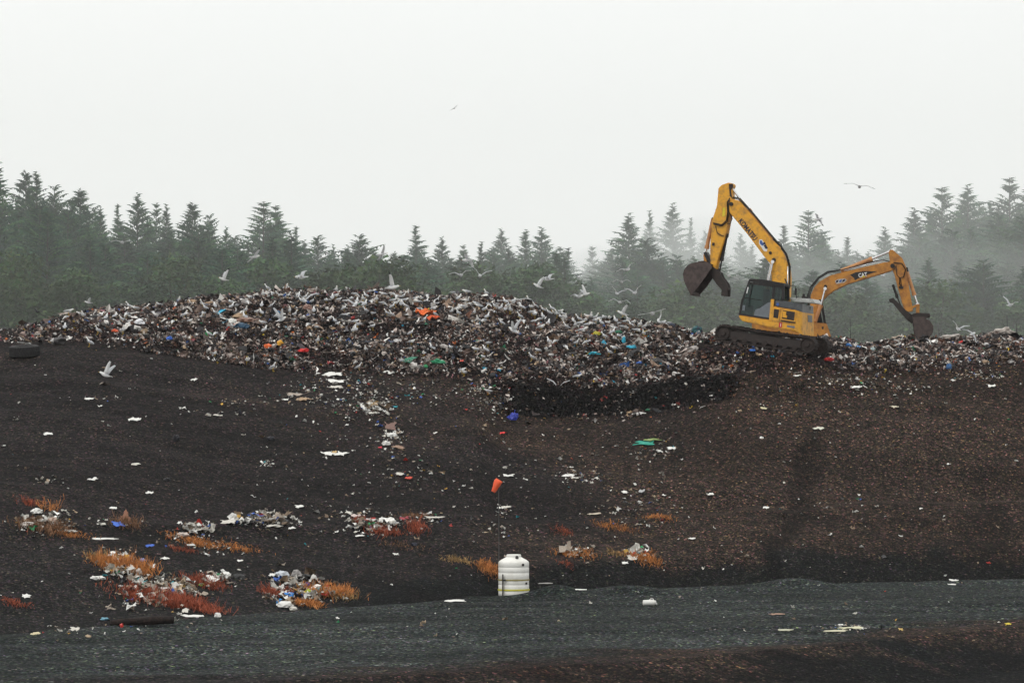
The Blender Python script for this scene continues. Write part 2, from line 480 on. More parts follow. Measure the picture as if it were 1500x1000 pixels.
def lumps(pos, size, palette):
    """soft stuffed bags: a deformed ball each"""
    bm = bmesh.new(); bmesh.ops.create_icosphere(bm, subdivisions=2, radius=0.5)
    bv = np.array([v.co[:] for v in bm.verts]); bf = np.array([[v.index for v in f.verts] for f in bm.faces]); bm.free()
    n = len(pos); k = len(bv)
    L = np.repeat(bv[None], n, 0) * (1 + rng.normal(0, 0.2, (n, k, 1)))
    L *= (size[:, None] * np.stack([rng.uniform(.8, 1.5, n), rng.uniform(.6, 1.0, n), rng.uniform(.4, .75, n)], -1))[:, None]
    a = rng.uniform(0, 6.28, n); ca, sa = np.cos(a)[:, None], np.sin(a)[:, None]
    W = np.stack([L[:, :, 0] * ca - L[:, :, 1] * sa, L[:, :, 0] * sa + L[:, :, 1] * ca, L[:, :, 2]], -1) + pos[:, None]
    Fq = (bf[None] + (np.arange(n) * k)[:, None, None]).reshape(-1, 3)
    ci = rng.choice(len(palette[0]), n, p=palette[0]); cc = palette[1][ci] * rng.uniform(.7, 1.1, (n, 1))
    return W.reshape(-1, 3), Fq, np.clip(np.repeat(cc[:, None], k, 1).reshape(-1, 3), 0, .86)

plastic = attr_mat("mixed_rubbish", rough=0.55, spec=0.35, noise=0.2, nscale=14)
# where rubbish lies on the heap
N = 430000
sx = rng.uniform(-27.5, 28.5, N); sy = rng.uniform(144.5, 168, N)
sp = np.clip(750 + F * sx / sy, -150, 1650) + 22 * fbm(sx, sy, 2.0, 131, 2)
dtp = toe_d(sp); dcp = crest_d(sp)
dens = np.clip((sy - dtp + .6) / 2.2, 0, 1) * np.clip((dcp + 2.0 - sy) / 1.0, 0, 1)
incut = (sp > 742) & (sp < 1078) & (sy < dtp + 1.15)
dens = np.where(incut, 0.035, dens)
dens = np.where((sp > 1085) & (sy < dtp + 2.2), 0.25 * dens, dens)          # bare earth mounds under the digger
dens = dens * np.clip((sp - 15) / 110, 0.06, 1)
dens = dens * np.where((sp > 1090) & (sy < dtp + 5) , .6, 1)
sl = fbm(sx, sy, 2.2, 91, 3)
dens = dens * np.clip(0.62 + sl * 1.9, 0.10, 1)
keep = rng.random(N) < dens * 0.92
sx, sy, sp = sx[keep], sy[keep], sp[keep]
size = np.clip(rng.lognormal(-2.24, 0.48, len(sx)), 0.05, 0.7)
pos = np.stack([sx, sy, gzv(sx, sy) + rng.uniform(0.0, 0.16, len(sx)) + size * 0.12], -1)
# keep the machines' footing clear
clear = (np.abs(pos[:, 0] - KOM['x']) < 3.2) & (pos[:, 1] - KOM['y'] < 1.9) & (pos[:, 1] - KOM['y'] > -2.6) & ((pos[:, 1] - KOM['y'] > -1.9) | (rng.random(len(pos)) < .6))
pos, size = pos[~clear], size[~clear]
V1, F1, T1 = pieces(pos, size, HEAP_PAL, flat=0.16, crumple=0.5, aspect=(.18, .8))
def extra(n, s0, s1, pal_, flat, crumple, aspect):
    global V1, F1, T1
    p_ = pos[rng.choice(len(pos), n, replace=False)].copy(); p_[:, 2] += .05
    a, b, c_ = pieces(p_, rng.uniform(s0, s1, n), pal_, flat, crumple, aspect)
    F1 = np.vstack([F1, b + len(V1)]); V1 = np.vstack([V1, a]); T1 = np.vstack([T1, c_])
FILM = pal([(22, (.80, .78, .74)), (16, (.46, .38, .33)), (12, (.3, .22, .16)), (14, (.02, .02, .022)), (4, (.12, .10, .09)), (.8, (.03, .12, .4)), (.8, (.45, .05, .03))])
BIG = pal([(30, (.018, .015, .016)), (18, (.10, .065, .05)), (10, (.24, .16, .11)), (8, (.6, .57, .53)), (6, (.16, .15, .16)), (.5, (.03, .12, .35)), (.5, (.03, .2, .12))])
extra(1900, .3, .75, FILM, .45, .10, (.05, .14))
# compacted dark bits standing out of the cut face
cx_ = rng.uniform(-.4, 10.9, 1300); cy_ = 145.2 + rng.uniform(0, 2.6, 1300); cp_ = 750 + F * cx_ / cy_; okc = (cy_ > toe_d(cp_) - .3) & (cy_ < toe_d(cp_) + 1.5)
CUT_PAL = pal([(46, (.004, .003, .003)), (30, (.010, .006, .006)), (12, (.026, .016, .015)), (8, (.09, .06, .05)), (2, (.3, .25, .22)), (.6, (.25, .04, .03))])
pc_ = np.stack([cx_, cy_, gzv(cx_, cy_) + rng.uniform(-.04, .05, 1300)], -1)[okc]
a_, b_, c_2 = pieces(pc_, rng.uniform(.06, .22, len(pc_)), CUT_PAL, .1, .6, (.2, .8)); F1 = np.vstack([F1, b_ + len(V1)]); V1 = np.vstack([V1, a_]); T1 = np.vstack([T1, c_2])
extra(260, .4, .8, BIG, .35, .35, (.35, .8))
hp = link("heaped_rubbish", np_mesh("heaped_rubbish", V1, F1, T1), plastic)
tag(hp, "long heap of mixed household rubbish, torn bags, paper and plastic along the crest", "rubbish heap", kind="stuff")
# stuffed bags among it
ix = rng.choice(len(pos), 650, replace=False)
BAG_PAL = pal([(44, (.012, .012, .014)), (14, (.04, .036, .036)), (7, (.62, .6, .58)), (8, (.35, .32, .3)), (5, (.3, .2, .12)), (1, (.03, .1, .35)), (1, (.03, .2, .1)), (.8, (.4, .04, .03)), (3, (.04, .05, .08))])
bsz = np.clip(rng.lognormal(-1.25, .35, 650), .15, .6)
V2, F2, T2 = lumps(pos[ix], bsz, BAG_PAL)
tag(link("tied_rubbish_bags", np_mesh("tied_rubbish_bags", V2, F2, T2), plastic), "countless small knotted rubbish bags mixed through the heap", "rubbish bags", kind="stuff")

# fine litter over the slope
cl = [(70, 768, 45, 14, 120), (185, 765, 35, 8, 30), (180, 835, 35, 22, 150), (235, 868, 60, 22, 260), (300, 800, 45, 12, 60), (385, 762, 55, 11, 130), (275, 785, 40, 8, 50), (330, 848, 25, 8, 35),
      (435, 862, 40, 22, 160), (480, 868, 25, 10, 60), (545, 772, 40, 14, 70), (620, 760, 50, 10, 70), (520, 752, 35, 4, 25), (845, 808, 22, 8, 50), (938, 812, 25, 9, 60), (850, 697, 40, 14, 50),
      (540, 590, 60, 28, 160), (575, 640, 22, 22, 60), (500, 560, 70, 12, 70), (620, 575, 60, 18, 60), (720, 590, 30, 22, 90), (700, 570, 30, 10, 60), (150, 583, 40, 4, 8), (70, 705, 22, 8, 16),
      (300, 605, 80, 8, 16), (390, 680, 16, 5, 14), (450, 580, 70, 25, 60), (930, 745, 50, 22, 45), (960, 660, 60, 18, 30), (1250, 560, 60, 12, 60), (1310, 570, 60, 10, 40), (1430, 550, 50, 10, 70),
      (740, 750, 14, 8, 12), (220, 910, 70, 12, 24), (100, 920, 50, 8, 16), (1180, 600, 140, 50, 40), (1240, 920, 60, 7, 26), (1250, 745, 110, 30, 26), (600, 690, 60, 30, 40), (340, 590, 40, 8, 16)]
lp = []
for (cx, cy, wx, wy, n_) in cl:
    for _ in range(int(n_ * (.9 if cy > 740 and cx < 650 else 1.5))):
        lp.append((random.gauss(cx, wx * .5), random.gauss(cy, wy * .5)))
for _ in range(520):
    lp.append((random.uniform(0, 1500), 500 + 440 * random.random() ** 1.2))
for _ in range(480):
    lp.append((random.uniform(380, 1000), random.uniform(560, 790)))
L3 = []
for px, py in lp:
    hx = hit(px, min(max(py, 500), 990))
    if hx[1] < 160: L3.append((hx[0], hx[1], hx[2] + 0.03))
L3 = np.array(L3)
nb0 = len(L3); PL = []
for (cx, cy, wx, wy, n_) in [(70, 768, 40, 10, 60), (178, 832, 32, 16, 90), (235, 868, 58, 20, 210), (315, 850, 30, 8, 40), (290, 778, 30, 6, 40), (385, 762, 50, 9, 70), (435, 866, 38, 20, 90), (475, 868, 30, 8, 50), (545, 772, 36, 9, 50), (845, 808, 18, 7, 26), (938, 812, 22, 7, 34), (550, 600, 35, 10, 40)]:
    for _ in range(n_):
        hx = hit(random.gauss(cx, wx * .45), random.gauss(cy, wy * .45)); PL.append((hx[0], hx[1], hx[2] + random.uniform(.05, .22)))
L3 = np.vstack([L3, np.array(PL)])
ls = np.clip(rng.lognormal(-2.45, .5, len(L3)), .04, .32); ls[nb0:] = np.clip(rng.lognormal(-1.5, .38, len(L3) - nb0), .1, .5)
V3, F3, T3 = pieces(L3, ls, LIT_PAL, flat=0.5, crumple=0.35, aspect=(0.35, .9))
tag(link("scattered_litter", np_mesh("scattered_litter", V3, F3, T3), plastic), "thin scatter of small paper and plastic scraps over the dark earth slope", "litter", kind="stuff")

# ------------------------------------------------------------------ trees
foliage = attr_mat("conifer_foliage", rough=0.8, spec=0.15, noise=0.35, nscale=0.6, objrand=0.25)
bark = mat("bark", (.06, .045, .035), 0.95, col2=(.03, .025, .02), nscale=3, lo=.4, hi=.6)

def fir_meshes(name, seed, H=40.0, Rb=6.0, sparse=1.0, top_gap=0.0, start=2.0, power=0.85):
    rd = random.Random(seed)
    V = []; Fc = []; T = []
    tw = MB(); tw.tube([(0, 0, -1), (0.1, 0, H * .3), (-.05, .1, H * .7), (0, 0, H)], [H * .012, H * .009, H * .004, .03], 7)
    z = start
    side_bias = [rd.uniform(.75, 1.2) for _ in range(9)]
    while z < H - .3:
        f = 1 - z / H
        rad = Rb * f ** power * rd.uniform(.92, 1.06)
        nb = int((10 if f > .2 else 7) * sparse) + rd.randint(0, 1)
        a0 = rd.uniform(0, 6.28)
        for b in range(nb):
            if rd.random() < top_gap: continue
            a = rd.uniform(0, 6.283)
            z0_ = z + rd.uniform(-.9, .9)
            L = rad * (rd.uniform(.72, 1.05) if rd.random() < .7 else rd.uniform(.3, .8)) * (min(1.08, .38 + f * 5)) * side_bias[int((a % 6.283) / 6.2832 * 9) % 9]
            if rd.random() < .04: L *= 1.22
            rise = float(np.interp(f, [0, .08, .25, .5, .8], [.9, .8, .62, .42, .15])) + rd.uniform(-.22, .2)
            droop = .25 + .32 * f
            ca, sa = math.cos(a), math.sin(a)
            g = rd.uniform(.65, 1.35)
            tint = (.018 * g, .072 * g, .034 * g) if rd.random() < .7 else (.040 * g, .112 * g, .034 * g)
            tw_n = max(3, int(L / .5))
            prev = (0, 0, z0_)
            for k in range(1, tw_n + 1):
                t = k / tw_n
                r_ = L * t
                zz = z0_ + L * (rise * t - droop * t * t)
                c = (ca * r_, sa * r_, zz)
                sl = (.30 + .19 * L * (1 - t) ** .7) * rd.uniform(.6, 1.2)
                for sgn in (-1, 1, rd.uniform(-.6, .6)):
                    # side spray, swept forward and hanging
                    ox, oy = -sa * sgn, ca * sgn
                    tipx = c[0] + ox * sl * .8 + ca * sl * .6; tipy = c[1] + oy * sl * .8 + sa * sl * .6
                    tipx += rd.gauss(0, .16); tipy += rd.gauss(0, .16)
                    tipz = zz - sl * rd.uniform(-.35, 1.0)
                    wd = .12 + .10 * sl
                    i = len(V)
                    V += [(c[0] - ca * wd, c[1] - sa * wd, zz + .04), (c[0] + ca * wd, c[1] + sa * wd, zz), (tipx, tipy, tipz)]
                    Fc.append((i, i + 1, i + 2)); T += [tint] * 3
                # hanging twig
                hl = rd.uniform(.45, 1.2) * (.45 + f)
                i = len(V); q = rd.uniform(-.25, .25)
                V += [(prev[0], prev[1], prev[2] + .05), (c[0], c[1], c[2] + .05), ((prev[0] + c[0]) / 2 + q, (prev[1] + c[1]) / 2 - q, zz - hl)]
                Fc.append((i, i + 1, i + 2)); T += [tint] * 3
                prev = c
            # upturned tip
            i = len(V); V += [(prev[0], prev[1], prev[2] - .08), (prev[0] - sa * .1, prev[1] + ca * .1, prev[2] + .1), (prev[0] + ca * .7, prev[1] + sa * .7, prev[2] + .12)]
            Fc.append((i, i + 1, i + 2)); T += [tint] * 3
        z += rd.uniform(.40, .62) * (1.0 if f > .2 else .75)
    cm = np_mesh(name + "_crown", V, Fc, np.array(T)); cm.materials.append(foliage)
    tm = tw.mesh(name + "_trunk", smooth=True); tm.materials.append(bark)
    return tm, cm

def leafy_meshes(name, seed, H=16.0, Rb=5.0, n=9000, tint0=(.044, .082, .030)):
    """round-topped broadleaf crown built of leaf clusters on branching limbs"""
    rd = random.Random(seed); V = []; Fc = []; T = []
    tw = MB(); tw.tube([(0, 0, -1), (.15, 0, H * .35), (0, .1, H * .8)], [H * .018, H * .013, .05], 7)
    cl = []
    for i in range(46):
        h = rd.uniform(.12, .97); a = rd.uniform(0, 6.283)
        rr = Rb * math.sqrt(max(.05, 1 - ((h - .42) / .6) ** 2)) * rd.uniform(.3, 1.0)
        cx, cy, cz = rr * math.cos(a), rr * math.sin(a), h * H
        cl.append((cx, cy, cz, rd.uniform(.9, 2.0)))
        if i < 14: tw.tube([(0, 0, cz * .55), (cx * .5, cy * .5, cz * .8), (cx, cy, cz)], [.14, .09, .03], 5)
    for cx, cy, cz, cr in cl:
        g = rd.uniform(.6, 1.4)
        for _ in range(n // 46):
            d = Vector((rd.gauss(0, 1), rd.gauss(0, 1), rd.gauss(0, .8))).normalized() * cr * rd.random() ** .45
            s_ = rd.uniform(.12, .34); i = len(V)
            u = Vector((rd.gauss(0, 1), rd.gauss(0, 1), rd.gauss(0, .6))).normalized() * s_; v = Vector((rd.gauss(0, 1), rd.gauss(0, 1), rd.gauss(0, .6))).normalized() * s_
            p = Vector((cx, cy, cz)) + d
            V += [tuple(p - u), tuple(p + v), tuple(p + u * .9 - v * .4)]
            Fc.append((i, i + 1, i + 2)); T += [tuple(q * g * rd.uniform(.8, 1.2) for q in tint0)] * 3
    cm = np_mesh(name + "_crown", V, Fc, np.array(T)); cm.materials.append(foliage)
    tm = tw.mesh(name + "_trunk", smooth=True); tm.materials.append(bark)
    return tm, cm

FIR = [fir_meshes("fir", 1, 40, 9.8, power=.74), fir_meshes("fir", 2, 40, 11.0, power=.66), fir_meshes("fir", 3, 40, 8.6, power=.76), fir_meshes("fir", 4, 40, 10.2, sparse=.85, top_gap=.15, power=.7), fir_meshes("fir", 5, 40, 10.0, power=.5, sparse=1.1), fir_meshes("fir", 6, 40, 6.4, sparse=.85, top_gap=.12, power=.72)]
LEAFY = [leafy_meshes("leafy", 11), leafy_meshes("leafy", 12, 14, 5.5, tint0=(.050, .086, .030)), leafy_meshes("leafy", 13, 17, 4.6, tint0=(.038, .072, .032))]

def tree(px, top_py, d, kind, label, group, wide=1.0, leafy=False, base=None):
    far = float(np.interp(px, [560, 700, 860, 1100, 1500], [1.0, 1.12, 1.22, 1.34, 1.36])) if d < 800 else 1.08
    d *= far; wide *= far ** .75 * 1.12
    x = (px - 750) / F * d
    zb = gz(x, d) - 0.5
    ztop = CAM_Z + (634 - top_py) / F * d
    H = ztop - zb
    tm, cm = (LEAFY if leafy else FIR)[kind]
    h0 = [16, 14, 17][kind] if leafy else 40.0
    s_ = H / h0
    r_ = empty("broadleaf_tree" if leafy else "fir_tree", (x, d, zb), random.uniform(0, 6.28))
    ww = wide * (s_ ** .35 if not leafy else s_ ** .6)
    tag(r_, label, "tree", group)
    for nm, me in (("trunk", tm), ("crown", cm)):
        o = link(nm, me, None, r_); o.scale = (ww, ww, s_)
    return r_

ONES = "first second third fourth fifth sixth seventh eighth ninth".split()
def ordinal(n):
    if n <= 9: return ONES[n - 1]
    if n <= 19: return "tenth eleventh twelfth thirteenth fourteenth fifteenth sixteenth seventeenth eighteenth nineteenth".split()[n - 10]
    t, o_ = divmod(n, 10)
    return ("twentieth thirtieth fortieth fiftieth sixtieth".split()[t - 2]) if o_ == 0 else "twenty thirty forty fifty sixty".split()[t - 2] + "-" + ONES[o_ - 1]
SKY_TREES = [  # px, top, distance, mesh, width, label
 (-8, 236, 430, 2, 1.0, "tall dark fir cut by the left edge of the picture"),
 (36, 252, 470, 1, .8, "broad fir second from the left edge with a rounded double top"),
 (52, 256, 450, 2, .8, "narrow dark fir beside the rounded double top at far left"),
 (78, 276, 460, 4, .7, "shorter bushy fir standing right of the double-topped fir at far left"),
 (116, 278, 450, 1, .95, "dense fir with flat sprays whose right side steps down in ledges"),
 (146, 305, 470, 0, .6, "small fir on the right shoulder of the stepped dense fir"),
 (172, 303, 520, 5, .8, "thin see-through fir with a bare leader at left"),
 (200, 286, 480, 0, .85, "pointed fir with an even cone left of two slim ones"),
 (228, 296, 520, 3, .7, "sparse slim fir right of the even pointed cone"),
 (243, 304, 500, 2, .7, "small sharp fir right of the sparse slim one"),
 (281, 298, 470, 1, .85, "dark fir with a blunt head and a long right slope"),
 (306, 318, 480, 4, .6, "rounded fir top on the right slope of the blunt-headed fir"),
 (330, 335, 500, 0, .6, "low fir just left of the dip before the large ragged fir"),
 (386, 294, 500, 3, 1.25, "large ragged fir with open airy top left of centre"),
 (403, 300, 510, 3, .9, "second airy leader of the large ragged pair left of centre"),
 (434, 335, 560, 5, .8, "hazy slim fir in the notch right of the large ragged pair"),
 (465, 346, 520, 1, .8, "soft grey fir with a leaning shoulder before the low gap"),
 (488, 362, 540, 2, .6, "low fir at the lip of the gap left of the round dark crown"),
 (526, 347, 480, 4, .85, "round dark crowned fir standing forward at the centre left"),
 (509, 362, 520, 0, .6, "pale fir leaning on the left of the round dark crown"),
 (578, 372, 540, 2, .6, "low fir between the round dark crown and the lone thin spire"),
 (609, 334, 520, 5, 1.0, "lone thin spire with short whorled branches at centre"),
 (648, 350, 530, 0, .75, "medium fir right of the lone thin spire"),
 (678, 358, 620, 3, .7, "pale open fir right of the medium fir at centre"),
 (705, 358, 500, 2, .75, "dark small-topped fir below a pale taller one at centre"),
 (735, 337, 620, 0, .8, "hazy pointed fir behind the dark small-topped fir"),
 (770, 340, 540, 2, .9, "left of two neighbouring firs right of centre"),
 (793, 336, 550, 0, 1.0, "right of two neighbouring firs right of centre"),
 (833, 366, 520, 5, 1.1, "small stiff fir between the paired firs and the faint ones"),
 (868, 360, 680, 3, .8, "faint open-topped fir seen through mist in the wide gap"),
 (893, 385, 720, 0, .7, "very faint low fir at the foot of the wide misty gap"),
 (921, 316, 560, 0, 1.15, "broad fir standing left of the misty grey group"),
 (948, 350, 500, 1, 1.0, "dark forward fir under the broad one left of the misty grey group"),
 (952, 313, 860, 2, .9, "leftmost pale fir of the misty grey group"),
 (986, 301, 860, 0, 1.2, "tallest pale fir of the misty grey group"),
 (1013, 322, 900, 5, .9, "thin pale fir right of the tallest in the misty grey group"),
 (1034, 340, 920, 0, .9, "rightmost pale fir of the misty grey group, left of the raised arm"),
 (1012, 378, 560, 1, .7, "dark low fir in front of the misty group left of the bucket"),
 (1062, 372, 640, 4, .8, "fir seen between the raised bucket arm and its boom"),
 (1085, 345, 860, 0, .9, "pale fir seen under the long raised boom"),
 (1102, 362, 700, 2, .8, "small fir close under the lettered boom"),
 (1148, 333, 620, 5, 1.1, "small narrow fir just right of the raised boom"),
 (1185, 307, 620, 3, 1.15, "airy fir with outstretched top branches between the two booms"),
 (1205, 340, 650, 0, .9, "fuller fir right of the airy one between the two booms"),
 (1243, 350, 720, 5, 1.2, "small pale fir alone in the sky gap above the low boom"),
 (1272, 372, 760, 2, .9, "faint low fir above the elbow of the low boom"),
 (1297, 336, 640, 0, 1.0, "pointed fir above the peak of the low boom"),
 (1340, 308, 640, 0, 1.15, "fir with a sloping left side right of the low boom"),
 (1362, 315, 690, 2, .9, "pale fir tucked between the sloping fir and a tall one at right"),
 (1381, 273, 640, 3, 1.4, "tall fir with feathered layered branches at right"),
 (1419, 274, 650, 0, 1.25, "tall symmetrical fir in the middle of the right hand group"),
 (1451, 300, 690, 2, .9, "lower fir between two tall ones near the right edge"),
 (1480, 259, 640, 3, 1.3, "tallest layered fir near the right edge"),
 (1505, 275, 640, 0, 1.1, "fir cut by the right edge of the picture"),
]
for px, tp, d, k, wd, lab in SKY_TREES:
    tree(px, tp, d, k, lab, "firs along the skyline", wd * 1.08)
# second rank filling the wood below the skyline
sky_top = cv([(-60, 300), (0, 310), (100, 320), (200, 345), (330, 365), (400, 345), (470, 385), (560, 385), (620, 385), (700, 385), (800, 375), (870, 410), (920, 370), (980, 385), (1080, 395), (1150, 385), (1200, 365), (1250, 392), (1300, 370), (1400, 325), (1500, 320)])
rt = random.Random(5)
for i in range(58):
    px = -30 + i * 27 + rt.uniform(-9, 9)
    d = rt.uniform(395, 450) if px < 840 else rt.uniform(440, 540)
    tree(px, float(sky_top(px)) + rt.uniform(-16, 26), d, rt.choice([0, 1, 1, 2, 4, 4]), ordinal(i + 1) + " fir from the left in the dense second rank below the skyline", "firs filling the wood behind the heap", 1.15)
for i in range(46):
    px = -30 + i * 34 + rt.uniform(-10, 10)
    d = rt.uniform(520, 570) if px < 840 else rt.uniform(670, 760)
    tree(px, float(sky_top(px)) - rt.uniform(8, 26), d, rt.choice([0, 1, 2, 3, 4]), ordinal(i + 1) + " hazy fir from the left behind the second rank of the wood", "hazy firs between the ranks of the wood", 1.1)
for i in range(30):
    px = 850 + i * 23 + rt.uniform(-10, 10)
    tree(px, rt.uniform(372, 425), rt.uniform(390, 500), rt.choice([0, 1, 2, 4]), ordinal(i + 1) + " lower green fir counted from the left behind the two machines", "lower firs behind the machines", .95)
for i in range(22):
    px = -30 + i * 73 + rt.uniform(-14, 14)
    d = rt.uniform(345, 385) if px < 900 else rt.uniform(385, 430)
    lo = float(cv([(0, 385), (400, 392), (800, 408), (1000, 425), (1200, 428), (1500, 415)])(px))
    tree(px, lo + rt.uniform(-14, 40) + (18 if px > 850 else 0), d, rt.choice([0, 1, 2]), ordinal(i + 1) + " lighter green broadleaf tree from the left at the foot of the fir wood", "broadleaf trees below the firs", 1.0, leafy=True)
for i in range(34):
    px = -30 + i * 47 + rt.uniform(-12, 12)
    tree(px, (418 if px < 850 else 440) + rt.uniform(-22, 26), rt.uniform(345, 372), rt.choice([0, 1, 2]), ordinal(i + 1) + " low bushy green tree from the left in the row directly behind the heap", "low bushy trees directly behind the heap", .95, leafy=True)

# ------------------------------------------------------------------ materials of machines
M_yel = mat("digger_yellow", (.74, .36, .028), .45, col2=(.36, .18, .05), nscale=3.4, lo=.46, hi=.7, spec=.4, bump=.1)
M_yel2 = mat("weathered_orange_yellow", (.50, .22, .040), .55, col2=(.24, .10, .035), nscale=2.6, lo=.42, hi=.68, bump=.1)
M_cyl = mat("faded_cylinder_paint", (.50, .24, .09), .5, col2=(.32, .15, .07), nscale=5)
M_black = mat("black_steel", (.018, .016, .016), .5, col2=(.05, .04, .035), nscale=6, lo=.5, hi=.75)
M_hose = mat("rubber_hose", (.012, .012, .012), .55)
M_rod = mat("chromed_rod", (.75, .75, .75), .25, metal=.85)
M_bucket = mat("worn_bucket_steel", (.085, .062, .055), .6, col2=(.045, .032, .03), nscale=5, lo=.4, hi=.6, bump=.3, bscale=14)
M_bdark = mat("dark_bucket_steel", (.028, .022, .02), .7, col2=(.05, .035, .03), nscale=5, lo=.45, hi=.7)
M_track = mat("muddy_track_steel", (.028, .02, .018), .75, col2=(.075, .052, .042), nscale=7, lo=.5, hi=.75, bump=.4)
M_hood = mat("dark_grey_hood", (.055, .062, .068), .35, col2=(.16, .165, .165), nscale=3.5, lo=.5, hi=.8, spec=.5)
M_grey = mat("grey_panel", (.17, .19, .21), .5)
M_pale = mat("pale_grey_metal", (.5, .5, .48), .5, col2=(.3, .3, .28), nscale=5)
M_seat = mat("black_seat_cloth", (.02, .02, .022), .8)
M_red = mat("red_sticker", (.55, .02, .03), .5)
M_white = mat("white_vinyl", (.8, .8, .8), .5)
M_blue = mat("blue_vinyl", (.06, .12, .35), .5)
M_dkblue = mat("navy_lettering", (.018, .02, .045), .5)
M_ylab = mat("yellow_sticker", (.75, .6, .04), .5)
def glass_mat():
    m = bpy.data.materials.new("cab_glass"); m.use_nodes = True
    t = m.node_tree; out = t.nodes["Material Output"]; t.nodes.remove(t.nodes["Principled BSDF"])
    tr = t.nodes.new("ShaderNodeBsdfTransparent"); tr.inputs[0].default_value = (.50, .60, .58, 1)
    gl = t.nodes.new("ShaderNodeBsdfGlossy"); gl.inputs["Roughness"].default_value = .08; gl.inputs[0].default_value = (.8, .85, .85, 1)
    mx = t.nodes.new("ShaderNodeMixShader"); mx.inputs[0].default_value = .035
    t.links.new(tr.outputs[0], mx.inputs[1]); t.links.new(gl.outputs[0], mx.inputs[2]); t.links.new(mx.outputs[0], out.inputs[0])
    return m
M_glass = glass_mat()

class Rig:
    """side view drawing board of one machine: converts the measured side view into metres in the machine's own axes"""
    def __init__(s, X0, Y0, d, th, root):
        s.X0, s.Y0, s.th, s.root = X0, Y0, th, root
        s.k = F / d * 3.33333
    def p(s, X, Y, w=0.0):
        return (((X - s.X0) / s.k - w * math.sin(s.th)) / math.cos(s.th), w, (s.Y0 - Y) / s.k)
    def prism(s, mb, poly, w0, w1, mi=0, ref=None):
        """outline given on the near face w0, same outline carried to w1"""
        a = [s.p(X, Y, w0 if ref is None else ref) for X, Y in poly]
        n = len(a)
        vs = [(q[0], w0, q[2]) for q in a] + [(q[0], w1, q[2]) for q in a]
        fs = [tuple(range(n)), tuple(reversed(range(n, 2 * n)))] + [(i, i + n, (i + 1) % n + n, (i + 1) % n) for i in range(n)]
        return mb.add(vs, fs, mi)
    def part(s, name, poly, w0, w1, m, parent=None, bevel=.02, ref=None):
        mb = MB(); s.prism(mb, poly, w0, w1, 0, ref)
        return mb.build(name, m, parent or s.root, bevel)
    def tube(s, name, pts, w, r, m, parent=None, n=10):
        mb = MB(); mb.tube([s.p(X, Y, w if not isinstance(w, list) else w[i]) for i, (X, Y) in enumerate(pts)], r, n)
        return mb.build(name, m, parent or s.root, 0, True)
    def cyl(s, name, a, b, c, w, r, parent=None, m=None):
        """hydraulic cylinder: barrel a-b, rod b-c"""
        if isinstance(w, (list, tuple)):
            return [s.cyl(name, a, b, c, q, r, parent, m) for q in w]
        mb = MB(); ws = [w]
        for q in ws:
            mb.tube([s.p(*a, q), s.p(*b, q)], r, 12)
            pb = Vector(s.p(*b, q)); dd = (pb - Vector(s.p(*a, q))).normalized()
            mb.tube([pb - dd * .12, pb + dd * .05], r * 1.2, 12)
        o = mb.build(name, m or M_cyl, parent or s.root, 0, False)
        rb = MB()
        for q in ws:
            rb.tube([s.p(*b, q), s.p(*c, q)], r * .5, 10)
            pc = Vector(s.p(*c, q)); rb.tube([(pc.x, pc.y - .09, pc.z), (pc.x, pc.y + .09, pc.z)], r * .9, 10)
        rb.build("rod", M_rod if m is None or m is not M_black else M_black, o, 0, False)
        return o
    def pin(s, mb, X, Y, w0, w1, r):
        # round boss on the near face
        a = s.p(X, Y, w0); n = 14
        vs = [(a[0] + r * math.cos(6.2832 * k / n), ww, a[2] + r * math.sin(6.2832 * k / n)) for ww in (w0, w1) for k in range(n)]
        mb.add(vs, [tuple(range(n)), tuple(reversed(range(n, 2 * n)))] + [(i, i + n, (i + 1) % n + n, (i + 1) % n) for i in range(n)])
    def text(s, body, A, B, w, height, m, parent, name="lettering", off=.0, up=1):
        """raised lettering running from side-view point A to B, on the plane y = w"""
        cu = bpy.data.curves.new("txt", 'FONT'); cu.body = body; cu.align_x = 'CENTER'; cu.align_y = 'CENTER'; cu.size = 1.0; cu.offset = off; cu.extrude = 0.0
        cu.resolution_u = 3
        o = bpy.data.objects.new("txt", cu); COL.objects.link(o)
        dg = bpy.context.evaluated_depsgraph_get(); me = bpy.data.meshes.new_from_object(o.evaluated_get(dg))
        bpy.data.objects.remove(o); bpy.data.curves.remove(cu)
        co = np.array([v.co[:] for v in me.vertices])
        mn, mx = co.min(0), co.max(0); cen = (mn + mx) / 2; ext = mx - mn
        a = Vector(s.p(*A, w)); b = Vector(s.p(*B, w)); d = (b - a); L = d.length; d.normalize()
        u = Vector((-d.z, 0, d.x)) * up; mid = (a + b) / 2
        for v in me.vertices:
            fx = (v.co.x - cen[0]) / ext[0] * L; fy = (v.co.y - cen[1]) / ext[1] * height
            v.co = mid + d * fx + u * fy
        me.materials.clear(); me.materials.append(m)
        return link(name, me, None, parent)

